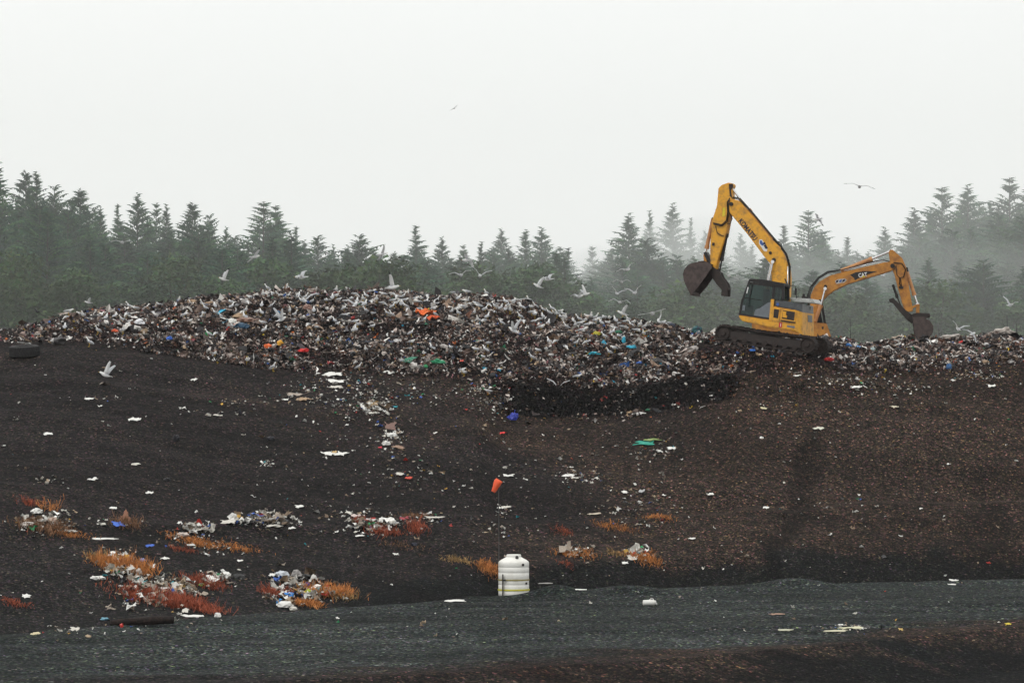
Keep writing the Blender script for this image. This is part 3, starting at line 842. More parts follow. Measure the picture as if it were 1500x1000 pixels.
def crawler(rig, side_name, w0, w1, cL, cR, rL, rR, root, sprocket_left=False):
    """one crawler track: belt with grouser plates round two wheels"""
    wm = (w0 + w1) / 2
    a = Vector(rig.p(*cL, -1.6)); b = Vector(rig.p(*cR, -1.6)); a.y = b.y = 0
    rL /= rig.k; rR /= rig.k
    ax = (b - a).normalized(); up = Vector((-ax.z, 0, ax.x))
    path = []
    n = 40
    L = (b - a).length
    for i in range(15): path.append((a + up * rL) + ((b + up * rR) - (a + up * rL)) * (i / 15) - up * .05 * math.sin(math.pi * i / 15))
    for i in range(9): t = math.pi / 2 - math.pi * i / 9; path.append(b + ax * rR * math.cos(t) + up * rR * math.sin(t))
    for i in range(15): path.append((b - up * rR) + ((a - up * rL) - (b - up * rR)) * (i / 15))
    for i in range(9): t = -math.pi / 2 - math.pi * i / 9; path.append(a + ax * rL * math.cos(t) + up * rL * math.sin(t))
    m = len(path); belt = MB()
    cen = (a + b) / 2
    for i in range(m):
        p0 = path[i]; p1 = path[(i + 1) % m]; t = (p1 - p0); ln = t.length; t.normalize(); nn = Vector((-t.z, 0, t.x))
        mid = (p0 + p1) / 2
        rot = Matrix((t, Vector((0, 1, 0)), nn)).transposed()
        belt.box((mid.x, wm, mid.z), (ln * .47, (w1 - w0) / 2, .03), rot)
        q = mid + nn * .045; belt.box((q.x, wm, q.z), (.018, (w1 - w0) / 2 - .01, .03), rot)
        q = mid - nn * .07; belt.box((q.x, wm, q.z), (ln * .52, .1, .05), rot)
    root_t = belt.build("track", M_track, root)
    fr = MB()
    pts = [a + up * rL * .45, b + up * rR * .45, b - up * rR * .62, a - up * rL * .62]
    vs = [(q.x, w0 + .1, q.z) for q in pts] + [(q.x, w1 - .1, q.z) for q in pts]
    fr.add(vs, [(0, 1, 2, 3), (7, 6, 5, 4)] + [(i, i + 4, (i + 1) % 4 + 4, (i + 1) % 4) for i in range(4)])
    fr.build("track_frame", M_bdark, root_t, .03)
    for nm, c, r in (("idler", a, rL), ("sprocket", b, rR)):
        wb = MB(); pr = [(0.0, w0 + .02), (r * .3, w0 + .02), (r * .34, w0 + .08), (r * .8, w0 + .1), (r * .86, w0 + .02), (r * .93, w0 + .05), (r * .93, w1 - .05), (0.0, w1 - .05)]
        k = 20; vs = [(c.x + q[0] * math.cos(6.2832 * i / k), q[1], c.z + q[0] * math.sin(6.2832 * i / k)) for q in pr for i in range(k)]
        fs = [(j * k + i, j * k + (i + 1) % k, (j + 1) * k + (i + 1) % k, (j + 1) * k + i) for j in range(len(pr) - 1) for i in range(k)]
        wb.add(vs, fs); wb.build(nm, M_track, root_t)
    for i in range(7):
        f = .14 + .72 * i / 6; c = a - up * rL + (b - up * rR - a + up * rL) * f + up * .17
        wb = MB(); wb.tube([(c.x, w0 + .08, c.z), (c.x, w1 - .08, c.z)], .14, 12); wb.build("roller", M_track, root_t)
    return root_t

# ------------------------------------------------------------------ near digger (faces left, arm raised)
TH = R(20)
kroot = empty("excavator", (KOM['x'], KOM['y'], KOM['z']), -TH)
tag(kroot, "bright yellow tracked excavator with raised lettered boom, open bucket and dark cab", "excavator")
K = Rig(450, 905, KOM['y'], TH, kroot)
crawler(K, "near", -1.6, -.95, (256, 826), (650, 886), 38, 37, kroot)
crawler(K, "far", .95, 1.6, (256, 826), (650, 886), 38, 37, kroot)
# undercarriage centre and slewing ring
mb = MB(); K.prism(mb, [(380, 835), (560, 862), (550, 905), (370, 880)], -.95, .95, ref=0)
mb.build("undercarriage_beam", M_bdark, kroot, .04)
c0 = K.p(470, 838, 0); mb = MB(); mb.lathe([(0, -.25), (.65, -.25), (.65, .22), (0, .22)], 28, c=c0); mb.build("slewing_ring", M_bdark, kroot)
# platform skirt and body
body = K.part("body", [(480, 690), (512, 700), (596, 716), (594, 811), (560, 806), (478, 790)], -1.42, 1.35, M_yel, bevel=.03)
K.part("platform_skirt", [(331, 737), (480, 763), (565, 780), (596, 786), (596, 818), (480, 800), (350, 768), (338, 756)], -1.45, 1.42, M_yel, bevel=.04)
# rounded counterweight: swept round the tail
def tail(name, y_top0, y_top1, y_bot0, y_bot1, X0, X1, m, inset=0.0, rc=.75, bevel=.04):
    """tail block with a rounded near and far rear corner"""
    a0 = K.p(X0, y_top0, -1.45); zt0 = a0[2]; zt1 = K.p(X0, y_top1, 0)[2]; zb0 = K.p(X0, y_bot0, 0)[2]; zb1 = K.p(X0, y_bot1, 0)[2]
    xl = a0[0]; w = 1.45 - inset
    xr = K.p(X1, y_top0, -w + rc * .5)[0]
    pts = [(xl, -w)]
    for i in range(7): t = -math.pi / 2 + math.pi / 2 * i / 6; pts.append((xr - rc + rc * math.cos(t), -w + rc + rc * math.sin(t)))
    for i in range(7): t = math.pi / 2 * i / 6; pts.append((xr - rc + rc * math.cos(t), w - rc + rc * math.sin(t)))
    pts.append((xl, w)); n = len(pts)
    f = lambda x: min(1, max(0, (x - xl) / (xr - xl)))
    vs = [(x, y, zt0 + (zt1 - zt0) * f(x)) for x, y in pts] + [(x, y, zb0 + (zb1 - zb0) * f(x)) for x, y in pts]
    mb = MB(); mb.add(vs, [tuple(range(n)), tuple(reversed(range(n, 2 * n)))] + [(i, i + n, (i + 1) % n + n, (i + 1) % n) for i in range(n)])
    return mb.build(name, m, kroot, bevel)
tail("counterweight", 716, 728, 816, 836, 596, 630, M_yel, rc=.4)
tail("tail_hood", 684, 690, 715.4, 727.4, 598, 630, M_hood, inset=.03, rc=.4)
hood = K.part("engine_hood", [(503, 667), (520, 668), (597, 681), (597, 717), (512, 702), (500, 697)], -1.44, .9, M_hood, bevel=.05)
mb = MB(); K.prism(mb, [(575, 652), (688, 662), (700, 684), (600, 674)], -.6, .8, ref=-.6); mb.build("hood_top_cover", M_pale, kroot, .03)
mb = MB(); K.prism(mb, [(640, 646), (668, 650), (668, 664), (640, 660)], -.2, .3, ref=-.2); mb.tube([K.p(655, 655, 0.4), K.p(657, 632, .4)], .07, 10); mb.build("exhaust_stack", M_black, kroot, .01)
# yellow frame round the service doors, with open dark bays
K.part("door_frame", [(484, 664), (500, 664), (496, 700), (486, 770), (474, 768)], -1.475, -1.40, M_yel, bevel=.015)
dr = K.part("service_door", [(488, 702), (528, 709), (522, 775), (484, 768)], -1.465, -1.42, M_yel, bevel=.01)
K.part("louvre_opening", [(499, 711), (523, 715), (517, 757), (495, 752)], -1.475, -1.455, M_bdark, dr, bevel=.0)
dr2 = K.part("engine_door", [(531, 710), (603, 721), (597, 780), (526, 768)], -1.47, -1.425, M_yel, bevel=.01)
K.part("bay_opening", [(541, 718), (597, 727), (592, 769), (535, 757)], -1.478, -1.46, M_bdark, dr2, bevel=.0)
K.part("filter_housing", [(540, 722), (556, 725), (553, 742), (560, 744), (557, 756), (537, 752)], -1.52, -1.48, M_yel, dr2, bevel=.01)
K.part("door_rail", [(531, 764), (599, 775), (598, 781), (530, 770)], -1.50, -1.476, M_black, dr2, bevel=.0)
xr_ = K.p(630, 0, -1.45 + .2)[0]
mb = MB(); mb.box((xr_ + .012, .33, K.p(0, 754, 0)[2]), (.012, .42, .17)); mb.build("rear_grille", M_hood, kroot, .01)
K.part("warning_sticker", [(523, 776), (537, 778), (535, 802), (521, 800)], -1.457, -1.452, M_red, bevel=0)
K.part("sticker_mark", [(529, 781), (532, 781), (530, 797), (527, 797)], -1.461, -1.4585, M_white, bevel=0)
K.part("model_plate", [(560, 790), (596, 796), (595, 805), (559, 799)], -1.457, -1.452, M_grey, bevel=0)
mb = MB(); K.pin(mb, 516, 689, -1.47, -1.40, .075); mb.build("round_badge", M_blue, kroot)
mb = MB(); mb.tube([(xr_ - .05, .5, K.p(0, 704, 0)[2]), (xr_ + .02, .5, K.p(0, 704, 0)[2])], .08, 12); mb.build("round_badge", M_pale, kroot)
# cab
CW0, CW1 = -1.45, -.42
cab = K.part("cab", [(384, 563), (440, 566), (546, 588), (546, 602), (500, 596), (384, 577), (378, 572)], CW0 - .03, CW1 + .03, M_black, bevel=.02)   # roof
def bar(name, a, b, wd, w, m=M_black, par=None, dep=.09):
    va = Vector((a[0], a[1])); vb = Vector((b[0], b[1])); d = (vb - va).normalized(); nrm = Vector((-d.y, d.x)) * wd / 2
    return K.part(name, [tuple(va + nrm), tuple(vb + nrm), tuple(vb - nrm), tuple(va - nrm)], w, w + dep, m, par or cab, bevel=.01, ref=CW0 + 0.0)
for w_ in (CW0, CW1 - .09):
    bar("pillar", (384, 572), (350, 668), 9, w_); bar("pillar", (351, 660), (336, 738), 9, w_)
    bar("pillar", (502, 592), (482, 764), 12, w_); bar("pillar", (541, 592), (541, 668), 12, w_)
    bar("door_sill", (338, 734), (482, 758), 8, w_)
    bar("roof_rail", (384, 584), (543, 606), 10, w_)
bar("door_bar", (362, 655), (440, 668), 4, CW0 - .01, dep=.03)
K.part("floor", [(334, 728), (482, 752), (482, 764), (333, 738)], CW0 + .09, CW1 - .09, M_black, cab, ref=CW0)
K.part("rear_panel", [(486, 668), (541, 672), (541, 690), (484, 690)], CW0 + .02, CW1 - .1, M_black, cab, ref=CW0)
K.part("door_panel", [(402, 742), (478, 757), (492, 676), (470, 680), (432, 706), (412, 712)], CW0 + .012, CW0 + .05, M_grey, cab, bevel=.01)
K.part("door_window", [(384, 584), (500, 600), (490, 676), (470, 680), (432, 706), (412, 712), (402, 742), (338, 730), (350, 664)], CW0 + .03, CW0 + .04, M_glass, cab, bevel=0)
K.part("rear_window", [(504, 602), (540, 608), (540, 668), (496, 664)], CW0 + .03, CW0 + .04, M_glass, cab, bevel=0)
K.part("far_window", [(384, 584), (540, 608), (540, 668), (484, 752), (338, 730), (350, 664)], CW1 - .05, CW1 - .04, M_glass, cab, bevel=0, ref=CW0)
K.part("windscreen", [(381, 578), (384, 580), (352, 664), (338, 730), (334, 728), (348, 662)], CW0 + .1, CW1 - .1, M_glass, cab, bevel=0, ref=CW0)
K.part("seat", [(452, 610), (474, 614), (470, 690), (462, 716), (420, 708), (424, 694), (446, 696)], -1.15, -.72, M_seat, cab, bevel=.04, ref=-1.15)
K.part("console", [(372, 690), (400, 694), (398, 730), (366, 724)], -1.3, -1.1, M_seat, cab, bevel=.02)
K.part("door_latch_plate", [(352, 690), (364, 692), (361, 718), (349, 716)], CW0 - .01, CW0 + .01, M_grey, cab, bevel=0)
K.part("light_strip", [(375, 603), (380, 604), (373, 634), (368, 633)], CW0 - .02, CW0 + .0, M_white, cab, bevel=0)
# handrails and mirror
K.tube("handrail", [(556, 650), (556, 596), (604, 604), (606, 660)], -1.2, .022, M_black)
K.tube("grab_rail", [(392, 590), (386, 640), (380, 700)], CW0 - .07, .018, M_black, cab)
K.part("mirror", [(598, 610), (608, 612), (606, 646), (596, 644)], -1.25, -1.2, M_black, bevel=.01)
# boom
boom = K.part("boom", [(498, 700), (497, 560), (497, 492), (468, 458), (385, 342), (296, 228), (291, 205), (300, 178), (318, 166), (338, 172), (352, 186), (420, 268), (484, 352), (532, 402), (556, 440), (572, 486), (578, 560), (572, 700)], -.32, .32, M_yel, bevel=.03)
K.text("KOMATSU", (349, 268), (424, 366), -.326, .27, M_dkblue, boom, off=.035)
K.part("dealer_badge", [(440, 368), (452, 366), (478, 410), (476, 426), (462, 424), (438, 386)], -.326, -.323, M_white, boom, bevel=0)
K.part("dealer_badge_mark", [(442, 372), (450, 370), (462, 392), (454, 398), (442, 386)], -.330, -.3275, M_blue, boom, bevel=0)
K.text("ICON", (448, 384), (474, 420), -.332, .16, M_dkblue, boom, name="badge_lettering", off=.03) if False else None
for q in ((455, 384, 462, 396), (459, 396, 468, 408), (464, 406, 473, 417)):
    K.part("badge_stroke", [(q[0], q[1]), (q[0] + 12, q[1] - 5), (q[2] + 8, q[3] - 6), (q[2] - 2, q[3] - 3)], -.330, -.3275, M_dkblue, boom, bevel=0)
mb = MB()
for X, Y, r in ((491, 433, .075), (508, 468, .10), (306, 190, .10)): K.pin(mb, X, Y, -.37, -.3, r)
mb.build("pivot_pin", M_black, boom)
K.cyl("boom_cylinder", (476, 640), (483, 575), (503, 478), (-.46, .46), .10, boom)
K.cyl("arm_cylinder", (508, 372), (394, 222), (312, 108), 0.0, .115, boom)
K.part("cylinder_bracket", [(492, 358), (520, 372), (538, 398), (525, 404), (500, 380)], -.12, .12, M_black, boom, bevel=.01)
# hoses along the boom
for i, (o_, w_) in enumerate(((0, -.22), (6, -.1), (3, .08), (9, .2))):
    K.tube("hydraulic_hose", [(566 + o_ * .4, 650), (580 + o_, 600), (582 + o_, 500), (566 + o_, 440), (540 + o_, 400), (500 + o_, 352), (400 + o_, 226), (345 + o_, 168 - o_), (310, 158 - o_), (290, 176)], w_, .028, M_hose, boom, 6)
K.tube("hydraulic_hose", [(530, 378), (545, 392), (544, 415), (556, 430), (580, 470), (582, 505)], -.3, .025, M_hose, boom, 6)
K.tube("hydraulic_hose", [(560, 560), (576, 600), (578, 640), (560, 655)], -.36, .03, M_hose, boom, 6)
K.tube("steel_pipe", [(574, 500), (572, 650)], -.36, .03, M_rod, boom, 6)
K.tube("steel_pipe", [(352, 196), (520, 398)], -.2, .02, M_rod, boom, 6)
# stick
stick = K.part("stick", [(246, 108), (262, 94), (292, 84), (313, 88), (318, 100), (310, 112), (313, 170), (300, 246), (284, 330), (240, 470), (230, 508), (205, 486), (206, 396), (214, 270), (238, 196)], -.26, .26, M_yel, bevel=.03)
K.part("stick_head_plate", [(296, 90), (316, 90), (316, 108), (306, 120), (311, 160), (300, 150)], -.275, -.262, M_bdark, stick, bevel=0)
K.tube("hydraulic_hose", [(300, 160), (288, 180), (290, 230), (284, 270), (262, 290), (220, 280)], -.31, .03, M_hose, stick, 6)
K.tube("hydraulic_hose", [(298, 168), (294, 190), (296, 236), (288, 276), (262, 296), (222, 286)], -.33, .026, M_hose, stick, 6)
K.tube("hydraulic_hose", [(303, 240), (312, 262), (300, 288), (288, 284)], -.28, .022, M_hose, stick, 6)
K.tube("hydraulic_hose", [(232, 296), (240, 330), (262, 344), (270, 345)], -.3, .02, M_hose, stick, 6)
K.part("warning_label", [(268, 206), (279, 208), (277, 246), (264, 250)], -.266, -.2635, M_ylab, stick, bevel=0)
K.part("clamp_block", [(216, 376), (226, 378), (224, 392), (214, 390)], -.32, -.26, M_black, stick, bevel=0)
K.cyl("bucket_cylinder", (222, 256), (191, 400), (181, 432), 0.0, .10, stick)
K.part("cylinder_mount", [(216, 250), (230, 256), (226, 276), (214, 272)], -.16, .16, M_black, stick, bevel=.01)
K.part("bucket_link", [(172, 424), (186, 420), (204, 452), (222, 478), (214, 492), (196, 470), (180, 444)], -.24, .24, M_black, stick, bevel=.02)
K.part("push_link", [(173, 432), (186, 436), (190, 480), (176, 482)], -.2, .2, M_yel2, stick, bevel=.02)
# bucket: side plates plus curved shell, mouth open to the lower right
bw = .66
outl = [(208, 486), (186, 474), (150, 470), (112, 478), (92, 490), (78, 508), (72, 530), (76, 560), (88, 592), (104, 622), (112, 634)]
bk = MB()
side = outl + [(150, 590), (196, 524), (212, 502)]
sh = MB()
pin_ = [Vector(K.p(X, Y, -bw)) for X, Y in outl]
vs = []
for q in pin_: vs += [(q.x, -bw + .051, q.z), (q.x, bw - .051, q.z)]
cen = Vector(K.p(150, 540, -bw))
for q in pin_:
    d = (cen - q).normalized() * .05; vs += [(q.x + d.x, -bw + .051, q.z + d.z), (q.x + d.x, bw - .051, q.z + d.z)]
n = len(pin_); fs = []
for i in range(n - 1): fs += [(2 * i, 2 * i + 1, 2 * i + 3, 2 * i + 2), (2 * n + 2 * i, 2 * n + 2 * i + 2, 2 * n + 2 * i + 3, 2 * n + 2 * i + 1)]
fs += [(0, 2 * n, 2 * n + 1, 1), (2 * n - 2, 2 * n - 1, 4 * n - 1, 4 * n - 2)]
for i in range(n - 1): fs += [(2 * i, 2 * i + 2, 2 * n + 2 * i + 2, 2 * n + 2 * i), (2 * i + 1, 2 * n + 2 * i + 1, 2 * n + 2 * i + 3, 2 * i + 3)]
sh.add(vs, fs); bucket = sh.build("bucket", M_bdark, kroot)
K.part("side_plate", side, -bw, -bw + .05, M_bucket, bucket, bevel=.008); K.part("side_plate", side, bw - .05, bw, M_bucket, bucket, bevel=.008, ref=-bw)
for i in range(5):
    w_ = -bw + .12 + i * (2 * bw - .24) / 4
    K.part("bucket_tooth", [(100, 618), (112, 622), (128, 640), (108, 634)], w_ - .05, w_ + .05, M_bucket, bucket, bevel=0, ref=-bw)
lip = MB(); K.prism(lip, [(104, 620), (114, 618), (118, 634), (108, 634)], -bw, bw); lip.build("cutting_edge", M_bucket, bucket)
K.part("bucket_ears", [(140, 474), (150, 466), (176, 464), (196, 476), (214, 478), (226, 500), (206, 500), (180, 486)], -.25, -.15, M_bdark, bucket, bevel=.01)
K.part("bucket_ears", [(140, 474), (150, 466), (176, 464), (196, 476), (214, 478), (226, 500), (206, 500), (180, 486)], .15, .25, M_bdark, bucket, bevel=.01, ref=-.25)
# thumb
th = K.part("thumb", [(206, 494), (226, 500), (252, 524), (262, 548), (282, 574), (290, 598), (288, 641), (257, 638), (260, 608), (238, 584), (214, 548), (200, 524)], -.28, -.16, M_bdark, bevel=.015)
K.part("thumb_blade", [(206, 494), (226, 500), (252, 524), (262, 548), (282, 574), (290, 598), (288, 641), (257, 638), (260, 608), (238, 584), (214, 548), (200, 524)], .16, .28, M_bdark, th, bevel=.015, ref=-.28)
for X, Y in ((268, 580), (283, 604), (273, 628)):
    K.part("thumb_bar", [(X - 6, Y - 5), (X + 5, Y - 6), (X + 7, Y + 5), (X - 5, Y + 6)], -.159, .159, M_bdark, th, bevel=0, ref=-.28)
K.cyl("thumb_cylinder", (286, 340), (263, 462), (252, 524), 0.0, .085, stick, m=M_black)
K.part("thumb_mount", [(272, 330), (292, 334), (288, 352), (270, 350)], -.12, .12, M_black, stick, bevel=.01)

# ------------------------------------------------------------------ far digger (faces right, digging)
TH2 = R(6)
croot = empty("excavator", (CATM['x'], CATM['y'], CATM['z']), -TH2)
tag(croot, "weathered orange-yellow excavator behind, digging with its bucket in the rubbish at right", "excavator")
X0c = ((CATM['x'] / CATM['y'] * F + 750) - 980) * 3.33333
Y0c = ((634 - (CATM['z'] - CAM_Z) / CATM['y'] * F) - 240) * 3.33333
C = Rig(X0c, Y0c, CATM['y'], TH2, croot)
g = Y0c
crawler(C, "near", -1.5, -.9, (X0c - 190, g - 38), (X0c + 190, g - 38), 36, 36, croot)
crawler(C, "far", .9, 1.5, (X0c - 190, g - 38), (X0c + 190, g - 38), 36, 36, croot)
mb = MB(); C.prism(mb, [(X0c - 100, g - 75), (X0c + 100, g - 75), (X0c + 100, g - 35), (X0c - 100, g - 35)], -.9, .9, ref=0); mb.build("undercarriage_beam", M_bdark, croot, .04)
c0 = C.p(X0c, g - 82, 0); mb = MB(); mb.lathe([(0, -.2), (.6, -.2), (.6, .2), (0, .2)], 28, c=c0); mb.build("slewing_ring", M_bdark, croot)
C.part("platform", [(440, 842), (690, 842), (690, 872), (440, 872)], -1.35, 1.35, M_yel2, bevel=.03)
C.part("body", [(470, 722), (655, 722), (655, 842), (470, 842)], -1.35, 1.35, M_yel2, bevel=.05)
C.part("counterweight", [(395, 730), (420, 722), (470, 722), (470, 862), (420, 862), (398, 850)], -1.38, 1.38, M_yel2, bevel=.08)
sb = C.part("storage_box", [(690, 786), (704, 781), (752, 783), (758, 790), (776, 848), (770, 851), (680, 851), (684, 800)], -1.40, -.55, M_yel2, bevel=.03)
C.part("latch_recess", [(731, 799), (741, 799), (740, 812), (732, 812)], -1.41, -1.395, M_bdark, sb, bevel=0)
C.part("step_plate", [(690, 851), (780, 848), (776, 858), (690, 858)], -1.45, -.5, M_bdark, bevel=.01)
# cab on the far side
ccab = C.part("cab", [(650, 652), (742, 652), (750, 662), (650, 664)], .30, 1.40, M_black, bevel=.02, ref=.3)
for w_ in (.32, 1.30):
    C.part("pillar", [(738, 660), (750, 660), (779, 845), (768, 845)], w_, w_ + .08, M_black, ccab, ref=.3)
    C.part("pillar", [(650, 664), (662, 664), (662, 845), (650, 845)], w_, w_ + .08, M_black, ccab, ref=.3)
C.part("cab_side_panel", [(664, 700), (739, 700), (764, 845), (664, 845)], .36, .39, M_black, ccab, bevel=0, ref=.3)
C.part("side_window", [(664, 666), (738, 666), (742, 698), (664, 698)], .35, .36, M_glass, ccab, bevel=0, ref=.3)
C.part("windscreen", [(745, 668), (749, 668), (777, 840), (773, 840)], .41, 1.29, M_glass, ccab, bevel=0, ref=.3)
cb = C.part("boom", [(686, 700), (690, 640), (706, 606), (732, 576), (780, 548), (850, 530), (960, 503), (1046, 484), (1078, 482), (1092, 494), (1092, 516), (1074, 528), (960, 562), (862, 592), (800, 622), (752, 662), (738, 706), (716, 784), (694, 784)], -.30, .30, M_yel2, bevel=.03)
tri = [(878, 545), (905, 532), (950, 527), (1012, 528), (975, 540), (930, 556), (902, 572), (898, 560)]
C.part("swoosh_decal", tri, -.3055, -.303, M_black, cb, bevel=0)
C.text("CAT", (919, 548), (961, 542), -.309, .22, M_white, cb, off=.03)
C.part("yellow_triangle", [(935, 558), (944, 546), (951, 555)], -.314, -.3115, M_ylab, cb, bevel=0)
C.part("dealer_badge", [(806, 574), (820, 566), (855, 562), (864, 570), (850, 582), (812, 588)], -.3055, -.303, M_pale, cb, bevel=0)
for q in (812, 828, 843):
    C.part("badge_stroke", [(q, 572 - (q - 812) * .12), (q + 12, 568 - (q - 812) * .12), (q + 9, 580 - (q - 812) * .12), (q - 2, 584 - (q - 812) * .12)], -.310, -.3075, M_blue if q == 828 else M_dkblue, cb, bevel=0)
mb = MB()
for X, Y, r in ((760, 600, .09), (1083, 502, .12), (733, 668, .06)): C.pin(mb, X, Y, -.35, -.29, r)
mb.build("pivot_pin", M_black, cb)
C.cyl("boom_cylinder", (708, 772), (736, 695), (757, 612), (-.45, .45), .10, cb)
C.cyl("arm_cylinder", (838, 524), (985, 467), (1074, 430), 0.0, .11, cb)
for o_, w_ in ((0, -.2), (5, -.05), (9, .12)):
    C.tube("hydraulic_hose", [(680, 690), (686 - o_, 640), (700 - o_, 600), (730, 562 - o_), (775, 534 - o_), (820, 524 - o_ * .5), (900, 505 - o_ * .4), (1000, 480 - o_ * .4), (1045, 474 - o_ * .4), (1085, 484), (1120, 492), (1138, 515)], w_, .026, M_hose, cb, 6)
C.tube("steel_pipe", [(850, 524), (960, 494), (1040, 476)], -.28, .022, M_rod, cb, 6)
cs = C.part("stick", [(1066, 436), (1072, 422), (1086, 424), (1130, 464), (1148, 506), (1156, 560), (1168, 640), (1182, 722), (1146, 728), (1132, 690), (1110, 610), (1092, 540), (1074, 500)], -.25, .25, M_yel2, bevel=.03)
C.tube("hydraulic_hose", [(1088, 486), (1128, 490), (1146, 520), (1136, 556), (1118, 560), (1116, 590), (1128, 606)], -.29, .028, M_hose, cs, 6)
C.tube("hydraulic_hose", [(1100, 500), (1104, 545), (1122, 565), (1126, 600)], -.28, .02, M_hose, cs, 6)
C.part("clamp_block", [(1112, 600), (1136, 602), (1132, 614), (1114, 612)], -.31, -.25, M_black, cs, bevel=0)
C.part("rust_patch", [(1074, 492), (1088, 490), (1098, 510), (1092, 522), (1078, 516)], -.256, -.2535, M_bucket, cs, bevel=0)
C.cyl("bucket_cylinder", (1152, 518), (1190, 640), (1206, 688), 0.0, .095, cs)
C.part("cylinder_mount", [(1142, 508), (1158, 508), (1162, 528), (1150, 532)], -.15, .15, M_black, cs, bevel=.01)
C.part("bucket_link", [(1168, 702), (1206, 686), (1212, 694), (1172, 712)], -.22, .22, M_yel2, cs, bevel=.01)
C.part("push_link", [(1198, 688), (1214, 688), (1212, 738), (1196, 738)], -.18, .18, M_yel2, cs, bevel=.01)
cbk = MB()
co = [(1172, 742), (1196, 733), (1254, 736), (1259, 748), (1234, 758), (1256, 772), (1272, 796), (1270, 824), (1254, 848), (1236, 872), (1196, 876), (1184, 830), (1178, 780)]
cbo = C.part("bucket", [(1234, 757), (1258, 771), (1274, 796), (1272, 825), (1256, 850), (1240, 872), (1232, 872), (1250, 845), (1262, 822), (1262, 798), (1250, 778), (1230, 764)], -.569, .569, M_bucket, bevel=0, ref=-.62)
C.part('side_plate', co, -.62, -.57, M_bucket, cbo, bevel=.008); C.part('side_plate', co, .57, .62, M_bucket, cbo, bevel=.008, ref=-.62)
C.part("bucket_back", [(1172, 738), (1196, 731), (1256, 735), (1260, 750), (1196, 748), (1174, 752)], -.64, .64, M_bdark, cbo, bevel=.01)
C.part("wear_plate", [(1192, 800), (1240, 790), (1256, 812), (1242, 846), (1204, 850)], -.64, -.625, M_bucket, cbo, bevel=0)
for i in range(5):
    w_ = -.5 + i * .25
    C.part("bucket_tooth", [(1192, 870), (1206, 870), (1202, 892)], w_ - .05, w_ + .05, M_bdark, cbo, bevel=0, ref=-.62)
ct = C.part("thumb", [(1066, 664), (1088, 656), (1092, 664), (1118, 688), (1146, 716), (1176, 740), (1188, 770), (1176, 782), (1150, 760), (1112, 716), (1086, 682), (1070, 676)], -.26, -.14, M_bdark, bevel=.01)
C.part("thumb_blade", [(1066, 664), (1088, 656), (1092, 664), (1118, 688), (1146, 716), (1176, 740), (1188, 770), (1176, 782), (1150, 760), (1112, 716), (1086, 682), (1070, 676)], .14, .26, M_bdark, ct, bevel=.01, ref=-.26)
for X, Y in ((1078, 668), (1100, 692), (1124, 714)): C.part("thumb_bar", [(X - 5, Y - 4), (X + 5, Y - 4), (X + 5, Y + 5), (X - 5, Y + 5)], -.139, .139, M_bdark, ct, bevel=0, ref=-.26)
C.cyl("thumb_cylinder", (1088, 592), (1108, 652), (1128, 700), 0.0, .07, cs, m=M_black)

# ------------------------------------------------------------------ gulls
G_white = mat("white_feathers", (.92, .92, .91), .7, col2=(.86, .86, .86), nscale=9)
G_grey = mat("grey_feathers", (.60, .61, .63), .7, col2=(.50, .51, .53), nscale=12)
for q in (G_white, G_grey):
    t = q.node_tree; b = t.nodes["Principled BSDF"]; tl = t.nodes.new("ShaderNodeBsdfTranslucent"); mx = t.nodes.new("ShaderNodeMixShader"); mx.inputs[0].default_value = .42
    tl.inputs[0].default_value = (.92, .92, .9, 1) if q is G_white else (.75, .76, .78, 1)
    t.links.new(b.outputs[0], mx.inputs[1]); t.links.new(tl.outputs[0], mx.inputs[2]); t.links.new(mx.outputs[0], t.nodes["Material Output"].inputs[0])
G_black = mat("black_feathers", (.025, .025, .028), .6)
G_beak = mat("yellow_beak", (.65, .42, .05), .5)
G_MATS = [G_white, G_grey, G_black, G_beak]
def gull_body(mb, spine, n=10, dark=False):
    """spine: (x, z, half width, half height) from tail to beak"""
    vs = []
    for x, z, ry, rz in spine:
        for k in range(n):
            a = 6.2832 * k / n
            vs.append((x, ry * math.cos(a), z + rz * math.sin(a)))
    b = len(mb.v); mb.v += vs
    m = len(spine)
    for i in range(m - 1):
        for k in range(n):
            f = (b + i * n + k, b + i * n + (k + 1) % n, b + (i + 1) * n + (k + 1) % n, b + (i + 1) * n + k)
            mb.f.append(f)
            top = 0 <= k < n // 2
            x = (spine[i][0] + spine[i + 1][0]) / 2
            mi = 3 if i >= m - 3 else (1 if (top and .02 > x > -.24 and 0 <= k <= n // 2 - 1) else 0)
            mb.m.append(mi)
    mb.f.append(tuple(b + k for k in range(n))); mb.m.append(0)
    mb.f.append(tuple(b + (m - 1) * n + k for k in reversed(range(n)))); mb.m.append(3)
